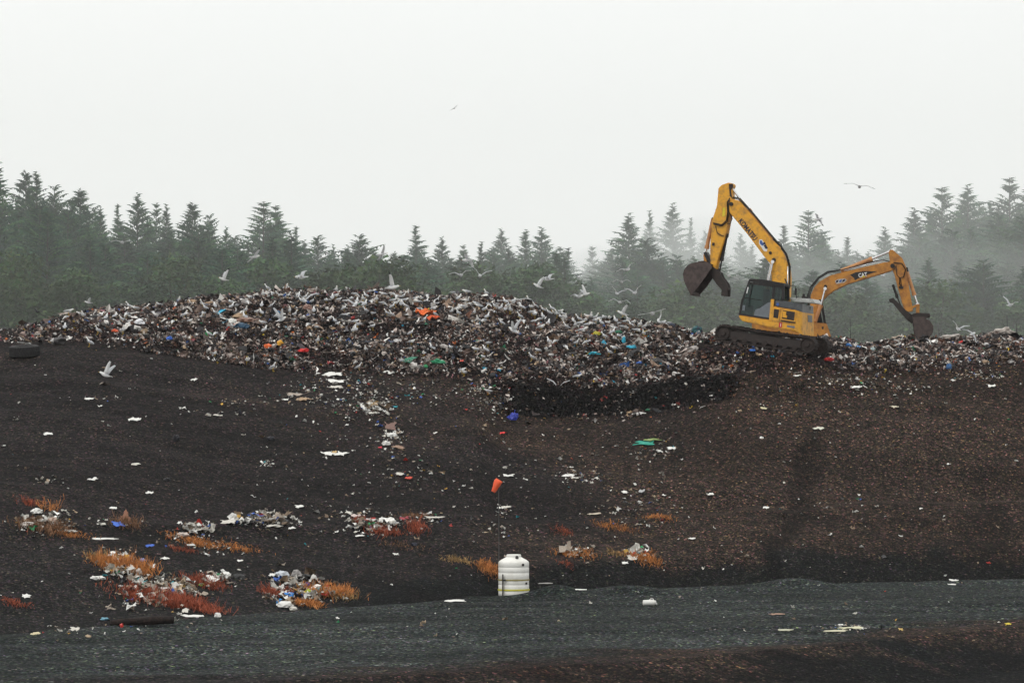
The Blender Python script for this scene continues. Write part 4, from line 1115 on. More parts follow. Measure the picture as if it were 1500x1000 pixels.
def wing(mb, s, a1, a2, sweep=.06):
    """closed two-joint wing: inner arm raised by a1, outer hand by a2 (degrees)"""
    st = [(.03, .085, .17), (.16, .07, .165), (.30, .055, .15), (.44, .02, .12), (.56, -.03, .08), (.66, -.09, .035), (.70, -.12, .01)]
    ang = [a1, a1, a1, a2, a2, a2, a2]
    y = 0.03; z = .03; pts = []; prev = .03
    for (span, xle, ch), a in zip(st, ang):
        dl = span - prev; prev = span
        y += dl * math.cos(R(a)); z += dl * math.sin(R(a)); pts.append((y, z, xle, ch, a))
    rows = []
    for y, z, xle, ch, a in pts:
        nx_, nz_ = -math.sin(R(a)), math.cos(R(a)); t = .012 if ch > .05 else .005
        base = len(mb.v)
        for xx, tt in ((xle, .3), (xle - ch * .3, 1.0), (xle - ch, .15)):
            mb.v.append((xx, s * (y + nx_ * t * tt), z + nz_ * t * tt))
        for xx, tt in ((xle - ch, .15), (xle - ch * .3, .6), (xle, .3)):
            mb.v.append((xx, s * (y - nx_ * t * tt), z - nz_ * t * tt))
        rows.append(base)
    for i in range(len(rows) - 1):
        for k in range(6):
            a, b = rows[i] + k, rows[i] + (k + 1) % 6; c_, d = rows[i + 1] + (k + 1) % 6, rows[i + 1] + k
            mb.f.append((a, b, c_, d))
            mb.m.append(2 if i >= 4 else ((1 if k in (0, 1) else 0) if k != 1 or i else 1))
    mb.f.append(tuple(rows[0] + k for k in range(6))); mb.m.append(0)
    mb.f.append(tuple(rows[-1] + k for k in range(6))); mb.m.append(2)
SP_FLY = [(-.30, .03, .06, .006), (-.22, .02, .05, .012), (-.12, .005, .055, .045), (0, 0, .075, .07), (.10, .005, .068, .062), (.17, .02, .045, .045), (.215, .03, .042, .042), (.25, .028, .03, .03), (.265, .024, .014, .014), (.285, .02, .010, .011), (.31, .012, .003, .004)]
def fly_mesh(a1, a2, legs=False, sweep=0):
    mb = MB(); gull_body(mb, SP_FLY)
    wing(mb, 1, a1, a2); wing(mb, -1, a1, a2)
    if legs:
        for s in (-1, 1): mb.tube([(-.05, s * .03, -.05), (-.06, s * .035, -.14), (-.03, s * .035, -.20)], [.012, .008, .014], 5, mi=3)
    me = mb.mesh("gull_flying"); [me.materials.append(x) for x in G_MATS]
    for p_ in me.polygons: p_.use_smooth = True
    return me
def stand_mesh(kind):
    mb = MB()
    if kind == 0:   # upright
        sp = [(-.24, .12, .022, .006), (-.18, .16, .04, .026), (-.10, .21, .07, .06), (0, .27, .09, .09), (.06, .33, .08, .085), (.09, .40, .05, .058), (.105, .455, .044, .046), (.135, .485, .044, .044), (.17, .485, .032, .032), (.19, .48, .014, .014), (.215, .475, .010, .011), (.24, .465, .003, .004)]
    elif kind == 1: # level, neck drawn in
        sp = [(-.33, .22, .02, .006), (-.24, .235, .04, .022), (-.13, .25, .07, .058), (0, .26, .09, .085), (.10, .275, .08, .078), (.16, .315, .055, .055), (.20, .345, .045, .045), (.235, .35, .040, .038), (.265, .345, .028, .028), (.285, .34, .013, .013), (.305, .335, .010, .010), (.33, .325, .003, .004)]
    else:           # head down, feeding
        sp = [(-.32, .29, .02, .006), (-.23, .285, .04, .022), (-.12, .275, .07, .058), (0, .26, .09, .085), (.10, .235, .08, .075), (.17, .19, .05, .05), (.21, .145, .04, .042), (.24, .12, .038, .036), (.265, .10, .026, .026), (.28, .085, .012, .013), (.295, .07, .010, .010), (.31, .05, .003, .004)]
    gull_body(mb, sp)
    for s in (-1, 1):
        # folded wing lying along the flank, dark crossed tip behind the tail
        zt = .12 if kind == 0 else (.235 if kind == 1 else .30)
        zc = .275
        mb.tube([(.07, s * .072, zc + .01), (-.06, s * .085, zc - .0), (-.20, s * .05, (zc + zt) / 2 + .005), (-.27, s * .03, zt + .02)], [.03, .055, .03, .016], 8, mi=1)
        mb.tube([(-.26, s * .032, zt + .024), (-.34, s * .012, zt + .016), (-.38, s * .004, zt + .008)], [.018, .012, .003], 6, mi=2)
        mb.tube([(.0, s * .035, .20), (-.01, s * .035, .10), (.0, s * .035, .01)], [.012, .008, .008], 5, mi=3)
        mb.tube([(-.01, s * .035, .008), (.06, s * .04, .004)], [.008, .02], 5, mi=3)
    me = mb.mesh("gull_standing"); [me.materials.append(x) for x in G_MATS]
    for p_ in me.polygons: p_.use_smooth = True
    return me
FLY = {k: fly_mesh(*v) for k, v in dict(glide=(14, -14), flat=(5, 2), vee=(46, 24), up=(68, 62), soar=(30, -6), arc=(24, -34), down=(-18, -38), land=(40, -10)).items()}
FLYL = fly_mesh(62, 40, True)
STAND = [stand_mesh(i) for i in range(3)]

def flying(px, py, d, head, roll, pitch, pose, label, span=1.0, mesh=None, name="gull", cat="gull", group="gulls in the air"):
    x, y, z = at(px, py, d)
    o = link(name, mesh or FLY[pose], None, None, (x, y, z))
    o.rotation_mode = 'XYZ'
    M = Matrix.Rotation(R(head), 4, 'Z') @ Matrix.Rotation(R(-pitch), 4, 'Y') @ Matrix.Rotation(R(roll), 4, 'X')
    o.rotation_euler = M.to_euler('XYZ'); o.scale = (span * 1.22,) * 3
    tag(o, label, cat, group); return o
FL = [
 (178, 355, 175, 80, 2, 0, 'glide', "white gull gliding broadside over the wood at far left, wings nearly level", 1.0),
 (373, 376, 165, 40, -28, 8, 'flat', "gull banking steeply with slanted wings against the firs at left", 1.0),
 (327, 409, 160, 200, 10, 15, 'up', "small gull with wings raised in a V above the left shoulder of the heap", .8),
 (441, 406, 160, 165, -18, 0, 'soar', "gull flying left low above the highest part of the heap", 1.05),
 (129, 443, 165, 190, 0, 10, 'vee', "gull landing on the thin left end of the heap", .65),
 (154, 549, 138, 160, 18, 20, 'up', "large gull with long raised wings low over the dark slope right of the tyre", .98),
 (575, 421, 156, 15, -30, 10, 'vee', "gull settling on the top of the heap with one wing lifted", 1.1),
 (560, 372, 190, 30, -35, 10, 'flat', "faint grey gull slanting upward in front of the round dark fir", 1.0),
 (684, 381, 172, 150, 35, 0, 'arc', "gull with bent wings topmost of the three at the centre", 1.0),
 (675, 403, 165, 75, -8, 4, 'soar', "lower left gull of the three at the centre", 1.0),
 (703, 404, 165, 95, 12, 8, 'vee', "lower right gull of the three at the centre with a deep V of wings", 1.05),
 (788, 419, 160, 190, 8, 25, 'up', "gull with both wings straight up above the right half of the heap", .85),
 (803, 409, 166, 155, -14, 0, 'soar', "gull gliding right beside the one with wings straight up", 1.0),
 (848, 406, 170, 88, 4, 8, 'vee', "lone gull in a clean V right of centre", 1.0),
 (848, 434, 163, 40, -10, 5, 'soar', "left gull of the close pair low over the heap", .9),
 (858, 431, 165, 20, -32, 12, 'up', "right gull of the close pair low over the heap", .8),
 (919, 395, 172, 60, -22, 5, 'soar', "topmost gull of the column left of the raised bucket", 1.0),
 (911, 413, 168, 85, 0, 0, 'arc', "gull with arched wings second from the top of the column left of the bucket", .85),
 (904, 430, 165, 105, 14, 12, 'vee', "left gull of the touching pair in the column left of the bucket", .8),
 (930, 429, 165, 70, -10, 10, 'vee', "right gull of the touching pair in the column left of the bucket", .9),
 (908, 443, 160, 80, 6, 0, 'arc', "gull with drooped wings just above the one dropping to the heap", 1.0),
 (956, 459, 158, 75, -12, 0, 'flat', "wide winged gull skimming the heap left of the near digger", 1.1),
 (965, 470, 156, 100, 60, 20, 'vee', "gull braking steeply just over the heap left of the digger's track", .9),
 (1068, 404, 165, 100, 22, 0, 'flat', "white gull seen on edge between the bucket thumb and the cab", .8),
 (1260, 273, 180, 85, 10, 0, 'glide', "highest gull in the open sky right of the raised boom", 1.15),
 (1199, 321, 180, 150, 40, -10, 'arc', "grey gull turning beside the airy fir between the booms", .75),
 (1294, 404, 178, 110, -15, 5, 'soar', "white gull half hidden behind the stick of the far digger", .75),
 (1480, 447, 165, 50, 20, 8, 'vee', "gull at the right edge with one wing raised high", .9),
 (1404, 482, 160, 100, 16, 15, 'vee', "white gull lifting off the heap near the right end", .9),
 (1425, 489, 160, 60, 50, 10, 'down', "dark winged bird dropping behind the right end of the heap", .9),
 (412, 468, 152, 45, 5, 20, 'up', "gull with spread wings standing up from the rubbish left of the orange tarpaulin", 1.0),
 (752, 441, 157, 80, -4, 5, 'flat', "white gull with wings spread flat on the dark crest right of centre", 1.2),
 (752, 484, 152, 140, -12, 25, 'up', "gull with raised wings in the middle of the right half of the heap", 1.0),
 (818, 567, 147.5, 80, 5, 15, 'vee', "gull landing at the top edge of the dark cut face", 1.0),
 (520, 446, 153, 75, 8, 20, 'soar', "gull opening its wings in the crowd near the highest part", 1.0),
 (446, 440, 154, 110, 0, 15, 'vee', "gull with curved wings in the crowd left of the highest part", 1.0),
 (665, 158, 260, 60, -30, 0, 'flat', "tiny distant bird alone high in the white sky", .55),
]
for f in FL: flying(*f)
flying(912, 459, 157, 180, 0, 20, 'up', "gull dropping onto the heap with wings and legs stretched, under the column of gulls", .9, FLYL)
CROW = fly_mesh(30, -5).copy(); CROW.materials.clear(); [CROW.materials.append(G_black) for _ in range(4)]
flying(54, 457, 168, 60, 20, 0, 'soar', "small black bird flying low over the left end of the heap", .6, CROW, "crow", "crow", None)

# gulls standing on the rubbish
st = [(100, 460), (116, 463), (188, 452), (233, 445), (262, 442), (275, 440), (391, 424), (418, 424), (424, 426), (492, 424), (509, 423), (665, 430), (684, 431), (712, 429), (775, 436), (784, 452), (808, 448), (821, 455),
      (861, 452), (873, 463), (885, 463), (893, 464), (920, 462), (971, 469), (979, 470), (400, 542), (526, 541), (677, 546), (680, 549), (603, 505), (483, 470), (505, 466), (360, 458), (178, 471), (190, 474), (270, 466), (715, 577), (846, 555), (882, 502), (885, 497), (715, 507), (850, 478), (945, 482)]
rs = random.Random(12)
while len(st) < 252:
    u_ = rs.random()
    if u_ < .5: px = rs.uniform(540, 960); py = float(crest_py(px)) + abs(rs.gauss(0, 16)) + 2
    elif u_ < .8: px = rs.uniform(330, 640); py = float(crest_py(px)) + abs(rs.gauss(0, 22)) + 2
    elif u_ < .9: px = rs.uniform(90, 340); py = float(crest_py(px)) + abs(rs.gauss(0, 18)) + 2
    else: px = rs.uniform(300, 900); py = rs.uniform(470, 535)
    if all(abs(px - a) + abs(py - b) > 7 for a, b in st): st.append((px, py))
def zone(px, py):
    low = py - float(crest_py(px)) > 32
    if px < 300: return "grey and white gull standing on the thin left end of the heap"
    if low: return "grey and white gull standing low on the face of the heap among the rubbish"
    if px < 540: return "grey and white gull standing on the highest left part of the heap"
    if px < 760: return "grey and white gull in the dense flock on the middle crest of the heap"
    return "grey and white gull standing on the right slope of the heap towards the digger"
GUL = []
for px, py in st:
    x, y, z = hit(px, py + 4, 140, 170)
    o = link("gull", STAND[rs.choice([0, 0, 0, 1, 1, 2])], None, None, (x, y, z + .06))
    o.rotation_euler = (0, 0, rs.uniform(0, 6.28)); s_ = rs.uniform(.74, .92); o.scale = (s_, s_, s_)
    GUL.append((px, zone(px, py), o))
zc_ = {}
for px, lb, o in sorted(GUL, key=lambda q: q[0]):
    zc_[lb] = zc_.get(lb, 0) + 1
    tag(o, lb.replace("grey and white gull", ordinal(zc_[lb]) + " gull from the left"), "gull", lb.replace("grey and white gull", "gulls").replace("standing ", ""))

# ------------------------------------------------------------------ water tank
M_tank = mat("white_polyethylene", (.82, .81, .76), .45, col2=(.62, .60, .53), nscale=2.6, lo=.45, hi=.8, spec=.4)
M_strap = mat("yellow_strap", (.62, .58, .05), .5)
M_strap2 = mat("faded_brown_strap", (.30, .25, .07), .6)
M_wood = mat("weathered_post", (.06, .05, .045), .9, nscale=9)
TX, TY = at(752.5, 0, 113.4)[0], 113.4
TZ = gz(TX, TY) - 0.06
tk = empty("water_tank", (TX, TY, TZ + .10)); tag(tk, "upright white plastic water tank with two yellow straps beside the gravel road", "water tank")
Rk = .565; HT = 1.52
pr = [(0, 0), (Rk - .03, 0), (Rk, .03)]
for z_ in (.20, .42, .62, .86, 1.06):
    pr += [(Rk, z_ - .014), (Rk - .007, z_ - .004), (Rk - .007, z_ + .004), (Rk, z_ + .014)]
pr += [(Rk, 1.22), (Rk - .02, 1.27), (Rk - .10, 1.33), (Rk - .22, 1.39), (.30, 1.42), (.28, 1.43)]
mb = MB(); mb.lathe(pr, 48); mb.build("shell", M_tank, tk, 0, False)
for p_ in tk.children[0].data.polygons: p_.use_smooth = True
mb = MB(); mb.lathe([(.0, 1.43), (.27, 1.43), (.27, 1.50), (.25, 1.525), (.0, 1.535)], 32); mb.build("lid", M_tank, tk)
for X, Z, r, m in ((752.5, 0, 0, 0),): pass
def knob(px_off, z_, r, m, name, out=.0):
    xx = px_off; yy = -math.sqrt(max(.0, Rk ** 2 - xx ** 2)) - out
    mb = MB(); n_ = Vector((xx, yy, 0)).normalized(); mb.tube([(xx - n_.x * .04, yy - n_.y * .04, z_), (xx + n_.x * .04, yy + n_.y * .04, z_)], r, 12); return mb.build(name, m, tk)
knob(.33, 1.16, .045, M_black, "outlet_fitting"); knob(.45, .48, .04, M_black, "outlet_fitting")
mb = MB(); mb.tube([(.12, -.30, 1.40), (.12, -.36, 1.44)], .06, 12); mb.build("vent_cap", M_black, tk)
def strap(name, z_, m, w_):
    mb = MB(); mb.lathe([(Rk + .012, z_ - w_), (Rk + .022, z_ - w_), (Rk + .022, z_ + w_), (Rk + .012, z_ + w_), (Rk + .012, z_ - w_)], 40); return mb.build(name, m, tk)
strap("strap", .60, M_strap2, .022); strap("strap", .235, M_strap, .028)
mb = MB(); mb.box((-.40, -.50, .40), (.025, .025, .42)); mb.build("post", M_wood, tk, .004)
mb = MB(); mb.box((-.36, -.545, .60), (.07, .012, .03)); mb.build("strap_buckle", M_black, tk)

# ------------------------------------------------------------------ windsock
wx, wy = at(730.5, 0, 114.6)[0], 114.6
wz = gz(wx, wy) - .1
ws = empty("windsock", (wx, wy, wz)); tag(ws, "small orange windsock hanging limp from a thin pole behind the white tank", "windsock")
topz = at(0, 704, wy)[2] - wz
M_pole = mat("thin_grey_pole", (.07, .07, .07), .6); M_sock = mat("orange_fabric", (.85, .11, .035), .6, col2=(.7, .14, .07), nscale=5)
mb = MB(); mb.tube([(0, 0, 0), (.01, 0, topz * .5), (0, 0, topz)], [.018, .014, .012], 8); mb.build("pole", M_pole, ws)
mb = MB(); mb.tube([(0, 0, topz - .0), (0, 0, topz - .35)], .03, 8); mb.build("swivel", M_black, ws)
prof = [(0.04, .01, .135), (-.02, -.06, .15), (-.08, -.17, .135), (-.14, -.29, .105), (-.19, -.39, .085), (-.21, -.43, .075)]
mb = MB(); n = 16; vs = []
for x_, z_, r_ in prof:
    ax = Vector((-.5, 0, -.86)).normalized(); s1 = Vector((0, 1, 0)); s2 = ax.cross(s1)
    for k in range(n):
        a = 6.2832 * k / n; rr = r_ * (1 + .08 * math.sin(3 * a + x_ * 20))
        q = Vector((x_, 0, topz + .02 + z_)) + s1 * math.cos(a) * rr * .8 + s2 * math.sin(a) * rr
        vs.append(q)
fs = [(i * n + k, i * n + (k + 1) % n, (i + 1) * n + (k + 1) % n, (i + 1) * n + k) for i in range(len(prof) - 1) for k in range(n)] + [tuple(range(n)), tuple(reversed(range((len(prof) - 1) * n, len(prof) * n)))]
mb.add(vs, fs); mb.build("sock", M_sock, ws, 0, True)

# ------------------------------------------------------------------ big tyre lying flat
tx, ty, tz = hit(36, 521)
M_tyre = mat("old_rubber", (.022, .021, .022), .8, col2=(.05, .048, .045), nscale=6, lo=.5, hi=.8)
tyre = MB(); Ro, Ri, Ht = .70, .40, .52
prt = [(Ri, .10), (Ri + .04, .02), (Ro - .12, 0), (Ro - .02, .05), (Ro, .12), (Ro, Ht - .12), (Ro - .02, Ht - .05), (Ro - .12, Ht), (Ri + .04, Ht - .02), (Ri, Ht - .10), (Ri + .06, Ht - .16), (Ri + .06, .16), (Ri, .10)]
tyre.lathe(prt, 48)
for k in range(36):
    a = 6.2832 * k / 36; rot = Matrix.Rotation(a, 3, 'Z')
    for zz, sh_ in ((Ht * .3, .0), (Ht * .7, .09)):
        rr = Matrix.Rotation(a + sh_, 3, 'Z') @ Matrix.Rotation(.35 if zz < .2 else -.35, 3, 'X')
        p_ = Matrix.Rotation(a + sh_, 3, 'Z') @ Vector((Ro + .005, 0, zz))
        tyre.box(p_, (.022, .035, .12), rr)
to = tyre.build("tyre", M_tyre, None, 0, False, (tx, ty, tz - .05)); to.rotation_euler = (R(6), R(-2), 0)
tag(to, "large worn black tyre lying flat on the earth at far left", "tyre")

# ------------------------------------------------------------------ single litter items
def flat_mat(c, rough=.6): 
    k = tuple(round(q, 3) for q in c)
    if k not in FM: FM[k] = mat("item_" + str(len(FM)), c, rough, col2=tuple(q * .82 for q in c), nscale=4, lo=.4, hi=.7)
    return FM[k]
FM = {}
def sheet(name, px, py, wpx, hpx, colr, label, cat, rot=0.0, lift=.04, crumple=.3, n=9, group=None, tilt=20, sharp=False):
    """a crumpled sheet with thickness lying on the slope"""
    x, y, z = hit(px, py); s_ = F / y; L = wpx / s_; Wd = max(hpx / s_, .05) * 2.3
    rd = random.Random(int(px * 7 + py * 13)); seed = int(px + py)
    g1 = np.linspace(-.5, .5, n)
    U, V_ = np.meshgrid(g1, g1, indexing='ij')
    edge = 1 + .9 * vnoise(U * 2.5 + seed, V_ * 4.5, seed % 97)
    X = U * L * edge; Y = V_ * Wd * (1 + .9 * vnoise(U * 4.5, V_ * 2.5 + seed, 7)) + .3 * Wd * vnoise(U * 3 + seed, V_ * 0, 9); amp = crumple * min(L, Wd) * .5
    Zz = amp * (vnoise(U * 4 + seed, V_ * 4, 17) + .5 * vnoise(U * 9 + seed, V_ * 9, 19)) + lift
    ca, sa = math.cos(rot), math.sin(rot)
    Xr = X * ca - Y * sa; Yr = X * sa + Y * ca
    Zr = Zz + Yr * math.tan(R(tilt)) * .6
    top = np.stack([Xr, Yr, Zr], -1).reshape(-1, 3); bot = top - np.array([0, 0, .012])
    idx_ = np.arange(n * n).reshape(n, n)
    q = np.stack([idx_[:-1, :-1], idx_[1:, :-1], idx_[1:, 1:], idx_[:-1, 1:]], -1).reshape(-1, 4)
    ring = list(idx_[:, 0]) + list(idx_[-1, 1:]) + list(idx_[-2::-1, -1]) + list(idx_[0, -2:0:-1])
    sd_ = [(ring[i], ring[i] + n * n, ring[(i + 1) % len(ring)] + n * n, ring[(i + 1) % len(ring)]) for i in range(len(ring))]
    me = np_mesh(name, np.vstack([top, bot]), np.vstack([q, (q + n * n)[:, ::-1], np.array(sd_)]))
    o = link(name, me, flat_mat(colr), None, (x, y, z + .02)); tag(o, label, cat, group); return o
def bag(name, px, py, wpx, hpx, colr, label, cat, group=None, knot=True):
    x, y, z = hit(px, py); s_ = F / y; L, H_ = wpx / s_, max(hpx / s_, .06)
    bm = bmesh.new(); bmesh.ops.create_icosphere(bm, subdivisions=3, radius=.5)
    rd = random.Random(int(px * 3 + py)); off = rd.uniform(0, 50)
    co_ = np.array([v.co[:] for v in bm.verts])
    nn_ = .6 * vnoise(co_[:, 0] * 4 + off, co_[:, 2] * 4 + co_[:, 1] * 3, 23) + .4 * vnoise(co_[:, 0] * 9 + off, co_[:, 2] * 9 - co_[:, 1] * 5, 29)
    for v, k in zip(bm.verts, nn_):
        v.co *= 1 + float(k); v.co.x *= L; v.co.y *= L * .7; v.co.z *= H_ * 1.1
        if v.co.z < -H_ * .3: v.co.z = -H_ * .3
    me = bpy.data.meshes.new(name); bm.to_mesh(me); bm.free()
    o = link(name, me, flat_mat(colr, .4), None, (x, y, z + H_ * .3 + (.13 if py < 550 else 0))); tag(o, label, cat, group)
    if knot:
        mb = MB(); mb.tube([(L * .1, 0, H_ * .45), (L * .12, 0, H_ * .6), (L * .16, -.01, H_ * .75)], [L * .05, L * .03, L * .08], 7); mb.build("knot", flat_mat(colr, .4), o)
    return o
W_ = (.74, .73, .69); W2 = (.60, .57, .51); TAN = (.38, .26, .16)
S = sheet
S("foam_sheet", 486, 550, 26, 9, W_, "topmost of three white foam sheets just below the heap left of centre", "foam sheet", .1)
S("foam_sheet", 493, 560, 22, 7, W_, "middle of three white foam sheets just below the heap left of centre", "foam sheet", -.1)
S("foam_sheet", 491, 569, 18, 6, W2, "lowest of three white foam sheets just below the heap left of centre", "foam sheet", .2)
S("paper_sheet", 540, 597, 22, 9, W_, "left half of the large white torn sheet on the upper slope", "paper sheet", .1, group=None)
S("paper_sheet", 556, 600, 20, 8, W_, "right half of the large white torn sheet on the upper slope", "paper sheet", -.2)
S("paper_sheet", 547, 607, 15, 4, W2, "narrow crumpled white strip under the large white torn sheet", "paper sheet")
S("paper_sheet", 571, 547, 17, 7, W_, "white sheet at the foot of the heap right of the three foam sheets", "paper sheet")
S("cardboard", 432, 579, 22, 6, (.36, .30, .25), "grey-brown upper half of a folded cardboard on the slope", "cardboard", -.2)
S("cardboard", 444, 586, 18, 7, TAN, "tan lower half of a folded cardboard on the slope", "cardboard", -.4)
S("food_wrapper", 418, 587, 8, 4, W_, "white wrapper with a yellow spot beside the folded cardboard", "wrapper")
S("cardboard", 572, 628, 15, 5, (.20, .12, .10), "upright brown printed carton above a white bag on the slope", "carton", 0, tilt=60)
bag("plastic_bag", 574, 640, 16, 7, W_, "round white bag under the brown printed carton", "plastic bag")
bag("plastic_bag", 566, 652, 12, 8, W_, "white bag with a red corner below the brown carton", "plastic bag")
S("cardboard", 585, 657, 13, 7, (.30, .19, .13), "small brown card right of the white bag with a red corner", "cardboard", .6)
S("red_scrap", 557, 657, 5, 3, (.6, .03, .06), "small crimson scrap left of the white bags on the slope", "scrap")
S("paper_sheet", 481, 666, 12, 9, W_, "left wing of the butterfly-shaped white paper on the slope", "paper sheet", .4)
S("paper_sheet", 499, 666, 17, 8, W_, "right wing of the butterfly-shaped white paper on the slope", "paper sheet", -.4)
S("cardboard", 490, 664, 7, 6, (.5, .33, .14), "tan card between the two wings of white paper", "cardboard")
S("paper_sheet", 744, 698, 15, 6, W_, "white curled paper just right of the windsock", "paper sheet")
S("cloth", 586, 696, 10, 5, W2, "small off-white rag left of a red scrap mid slope", "cloth"); S("red_scrap", 598, 702, 9, 5, (.55, .06, .03), "red scrap beside the off-white rag mid slope", "scrap")
S("tarpaulin", 944, 651, 26, 8, (.03, .30, .22), "green torn sheet lying on the right part of the slope", "tarpaulin", -.15)
S("tarpaulin", 958, 646, 24, 5, (.22, .30, .10), "yellowish green fold on the green torn sheet", "tarpaulin", .1)
S("paper_sheet", 984, 658, 11, 6, W_, "white crumpled paper right of the green torn sheet", "paper sheet")
S("paper_sheet", 832, 698, 16, 5, W_, "white strip of paper in the litter patch right of the windsock", "paper sheet"); 
S("paper_sheet", 842, 702, 12, 4, W2, "greyer strip just right of the white strip right of the windsock", "paper sheet")
bag("plastic_bag", 752, 616, 15, 14, (.05, .07, .42), "bright blue round bag at the foot of the dark cut", "plastic bag")
S("red_scrap", 735, 636, 7, 5, (.7, .02, .02), "bright red scrap below the blue bag", "scrap")
S("rigid_board", 667, 881, 28, 4, W_, "white rigid panel lying left of the water tank", "panel", 0, crumple=.08)
# jug on the road
jx, jy, jz = hit(951, 886); jg = empty("plastic_jug", (jx, jy, jz)); tag(jg, "white plastic jug lying on its side on the gravel road", "jug")
mb = MB(); mb.tube([(-.23, 0, .09), (-.22, 0, .09), (-.05, 0, .095), (.1, 0, .095), (.19, 0, .085), (.22, 0, .05)], [.06, .095, .1, .1, .09, .035], 14); mb.build("body", flat_mat(W_, .4), jg, 0, True)
mb = MB(); mb.tube([(.22, 0, .05), (.26, 0, .045)], .03, 10); mb.build("cap", M_white, jg)
mb = MB(); mb.tube([(.0, 0, .19), (.04, 0, .23), (.12, 0, .23), (.15, 0, .17)], .014, 8); mb.build("handle", flat_mat(W_, .4), jg)
S("plank", 797, 857, 20, 2, (.28, .27, .25), "short grey board lying flat right of the water tank", "board", 0, crumple=.03)
S("white_strip", 849, 865, 17, 2, W_, "thin white strip on the road edge right of the water tank", "plastic strip", 0, crumple=.1)
S("white_strip", 1396, 851, 11, 3, W_, "upper of two small white strips at the road edge at right", "plastic strip", -.3); S("white_strip", 1393, 857, 10, 2, W_, "lower of two small white strips at the road edge at right", "plastic strip", 0)
S("torn_paper", 1245, 921, 30, 5, (.62, .60, .42), "largest yellowish torn paper on the road at right", "paper", .12, crumple=.5); S("torn_paper", 1222, 926, 30, 3, (.55, .52, .38), "long thin torn paper left of the largest one on the road", "paper", .1)
S("torn_paper", 1150, 924, 18, 3, (.45, .44, .33), "small torn paper further left on the road", "paper"); S("yellow_scrap", 1318, 923, 6, 4, (.55, .38, .12), "yellow scrap on the road right of the torn papers", "scrap"); S("yellow_scrap", 1475, 915, 8, 4, (.65, .5, .05), "yellow scrap near the right edge of the road", "scrap")
S("cloth", 1137, 901, 18, 2, (.4, .25, .18), "flat brownish rag on the middle of the road", "cloth")
for px, py, a, b, cc, lb in ((197, 616, 15, 8, W_, "white paper with a dark shadow side on the left slope"), (71, 637, 11, 5, W_, "small white square near the left edge mid slope"), (200, 682, 9, 6, W2, "pale crumpled square mid left slope"),
      (137, 704, 13, 5, W_, "white paper above the left weed patches"), (131, 586, 11, 4, W_, "white paper below the large gull on the left slope"), (284, 558, 8, 5, W_, "white scrap right of the large gull"), (320, 610, 12, 3, W2, "pale strip on the left slope beside an orange scrap"),
      (220, 723, 9, 4, W_, "white scrap above the blue and brown litter"), (166, 746, 9, 4, W_, "white cap-like scrap over the blue cloth at left"), (439, 744, 10, 5, W_, "white paper right of the litter row at left"), (428, 776, 10, 4, W_, "white paper under the litter row"),
      (528, 786, 11, 3, W_, "white paper below the red-brown weed patch at centre"), (580, 813, 7, 4, W_, "white scrap between weeds and road at centre"), (242, 820, 10, 4, W_, "white paper right of the big orange weeds"), (352, 823, 8, 4, W_, "white scrap above the right orange weeds"),
      (40, 874, 11, 7, W_, "white round scrap near the lower left corner"), (110, 923, 12, 7, W2, "pale crumpled paper at the lower left road edge"), (54, 929, 10, 4, (.6, .52, .33), "yellowish scrap at the lower left road edge"),
      (1200, 629, 13, 5, (.6, .6, .5), "pale rag high on the right slope"), (1310, 597, 9, 5, (.55, .5, .38), "cream scrap under the far digger"), (1118, 600, 8, 5, (.6, .55, .35), "cream scrap under the near digger"), (1254, 569, 12, 7, W_, "white paper cluster below the heap at right"),
      (1452, 567, 11, 6, W_, "white paper near the right edge below the heap"), (1168, 552, 10, 4, W_, "white scrap on the earth mound under the digger"), (1122, 745, 8, 4, W_, "upper white scrap by the dark rut"), (1040, 725, 8, 4, W_, "white scrap left of the dark rut"), (1013, 790, 8, 3, W_, "left white scrap above the dark bank"),
      (869, 755, 20, 3, (.5, .42, .33), "long flat cream strip on the bench right of the windsock"), (740, 745, 15, 4, W2, "pale strip beside the windsock pole"), (915, 723, 8, 5, W_, "white scrap in the litter right of centre"), (940, 721, 8, 7, (.4, .4, .4), "grey round scrap in the litter right of centre")):
    S("paper_scrap", px, py, a, b, cc, lb, "paper scrap", random.uniform(-.5, .5))
# heap accents
def hb(px, py, a, b, cc, lb, cat="plastic bag", nm="plastic_bag"): bag(nm, px, py, a, b, cc, lb, cat, None, False)
S("tarpaulin", 622, 466, 26, 12, (.72, .15, .03), "bright orange crumpled tarpaulin on the upper face of the heap", "tarpaulin", -.3, lift=.3, crumple=.9)
S("tarpaulin", 636, 473, 18, 9, (.6, .10, .03), "orange tail hanging right of the orange tarpaulin", "tarpaulin", -.2, lift=.3, crumple=.9)
hb(392, 514, 11, 8, (.8, .16, .04), "orange-red bag low on the left face of the heap"); hb(410, 510, 10, 9, (.75, .38, .04), "yellow-orange bag right of the orange-red one"); hb(445, 521, 18, 7, (.65, .03, .03), "long red bag low on the heap left of centre")
hb(641, 537, 22, 8, (.03, .25, .12), "dark green bag at the foot of the heap near centre"); hb(624, 543, 8, 6, (.03, .28, .1), "small green bag left of the dark green one"); hb(677, 536, 8, 6, (.85, .14, .1), "coral red ball-like bag at the foot of the heap")
hb(405, 463, 11, 5, (.03, .2, .42), "blue bag high on the left of the heap"); hb(455, 468, 15, 6, (.12, .18, .5), "lavender blue bag high left of centre"); hb(451, 458, 14, 9, (.25, .14, .11), "round brown bundle on the upper left heap", "bundle", "bundle")
hb(914, 507, 6, 12, (.03, .35, .5), "upright sky-blue plastic on the right half of the heap"); hb(925, 515, 15, 6, (.03, .35, .5), "lying sky-blue plastic below the upright one"); hb(871, 524, 17, 5, (.03, .38, .5), "sky-blue strip-shaped bag left of the other two")
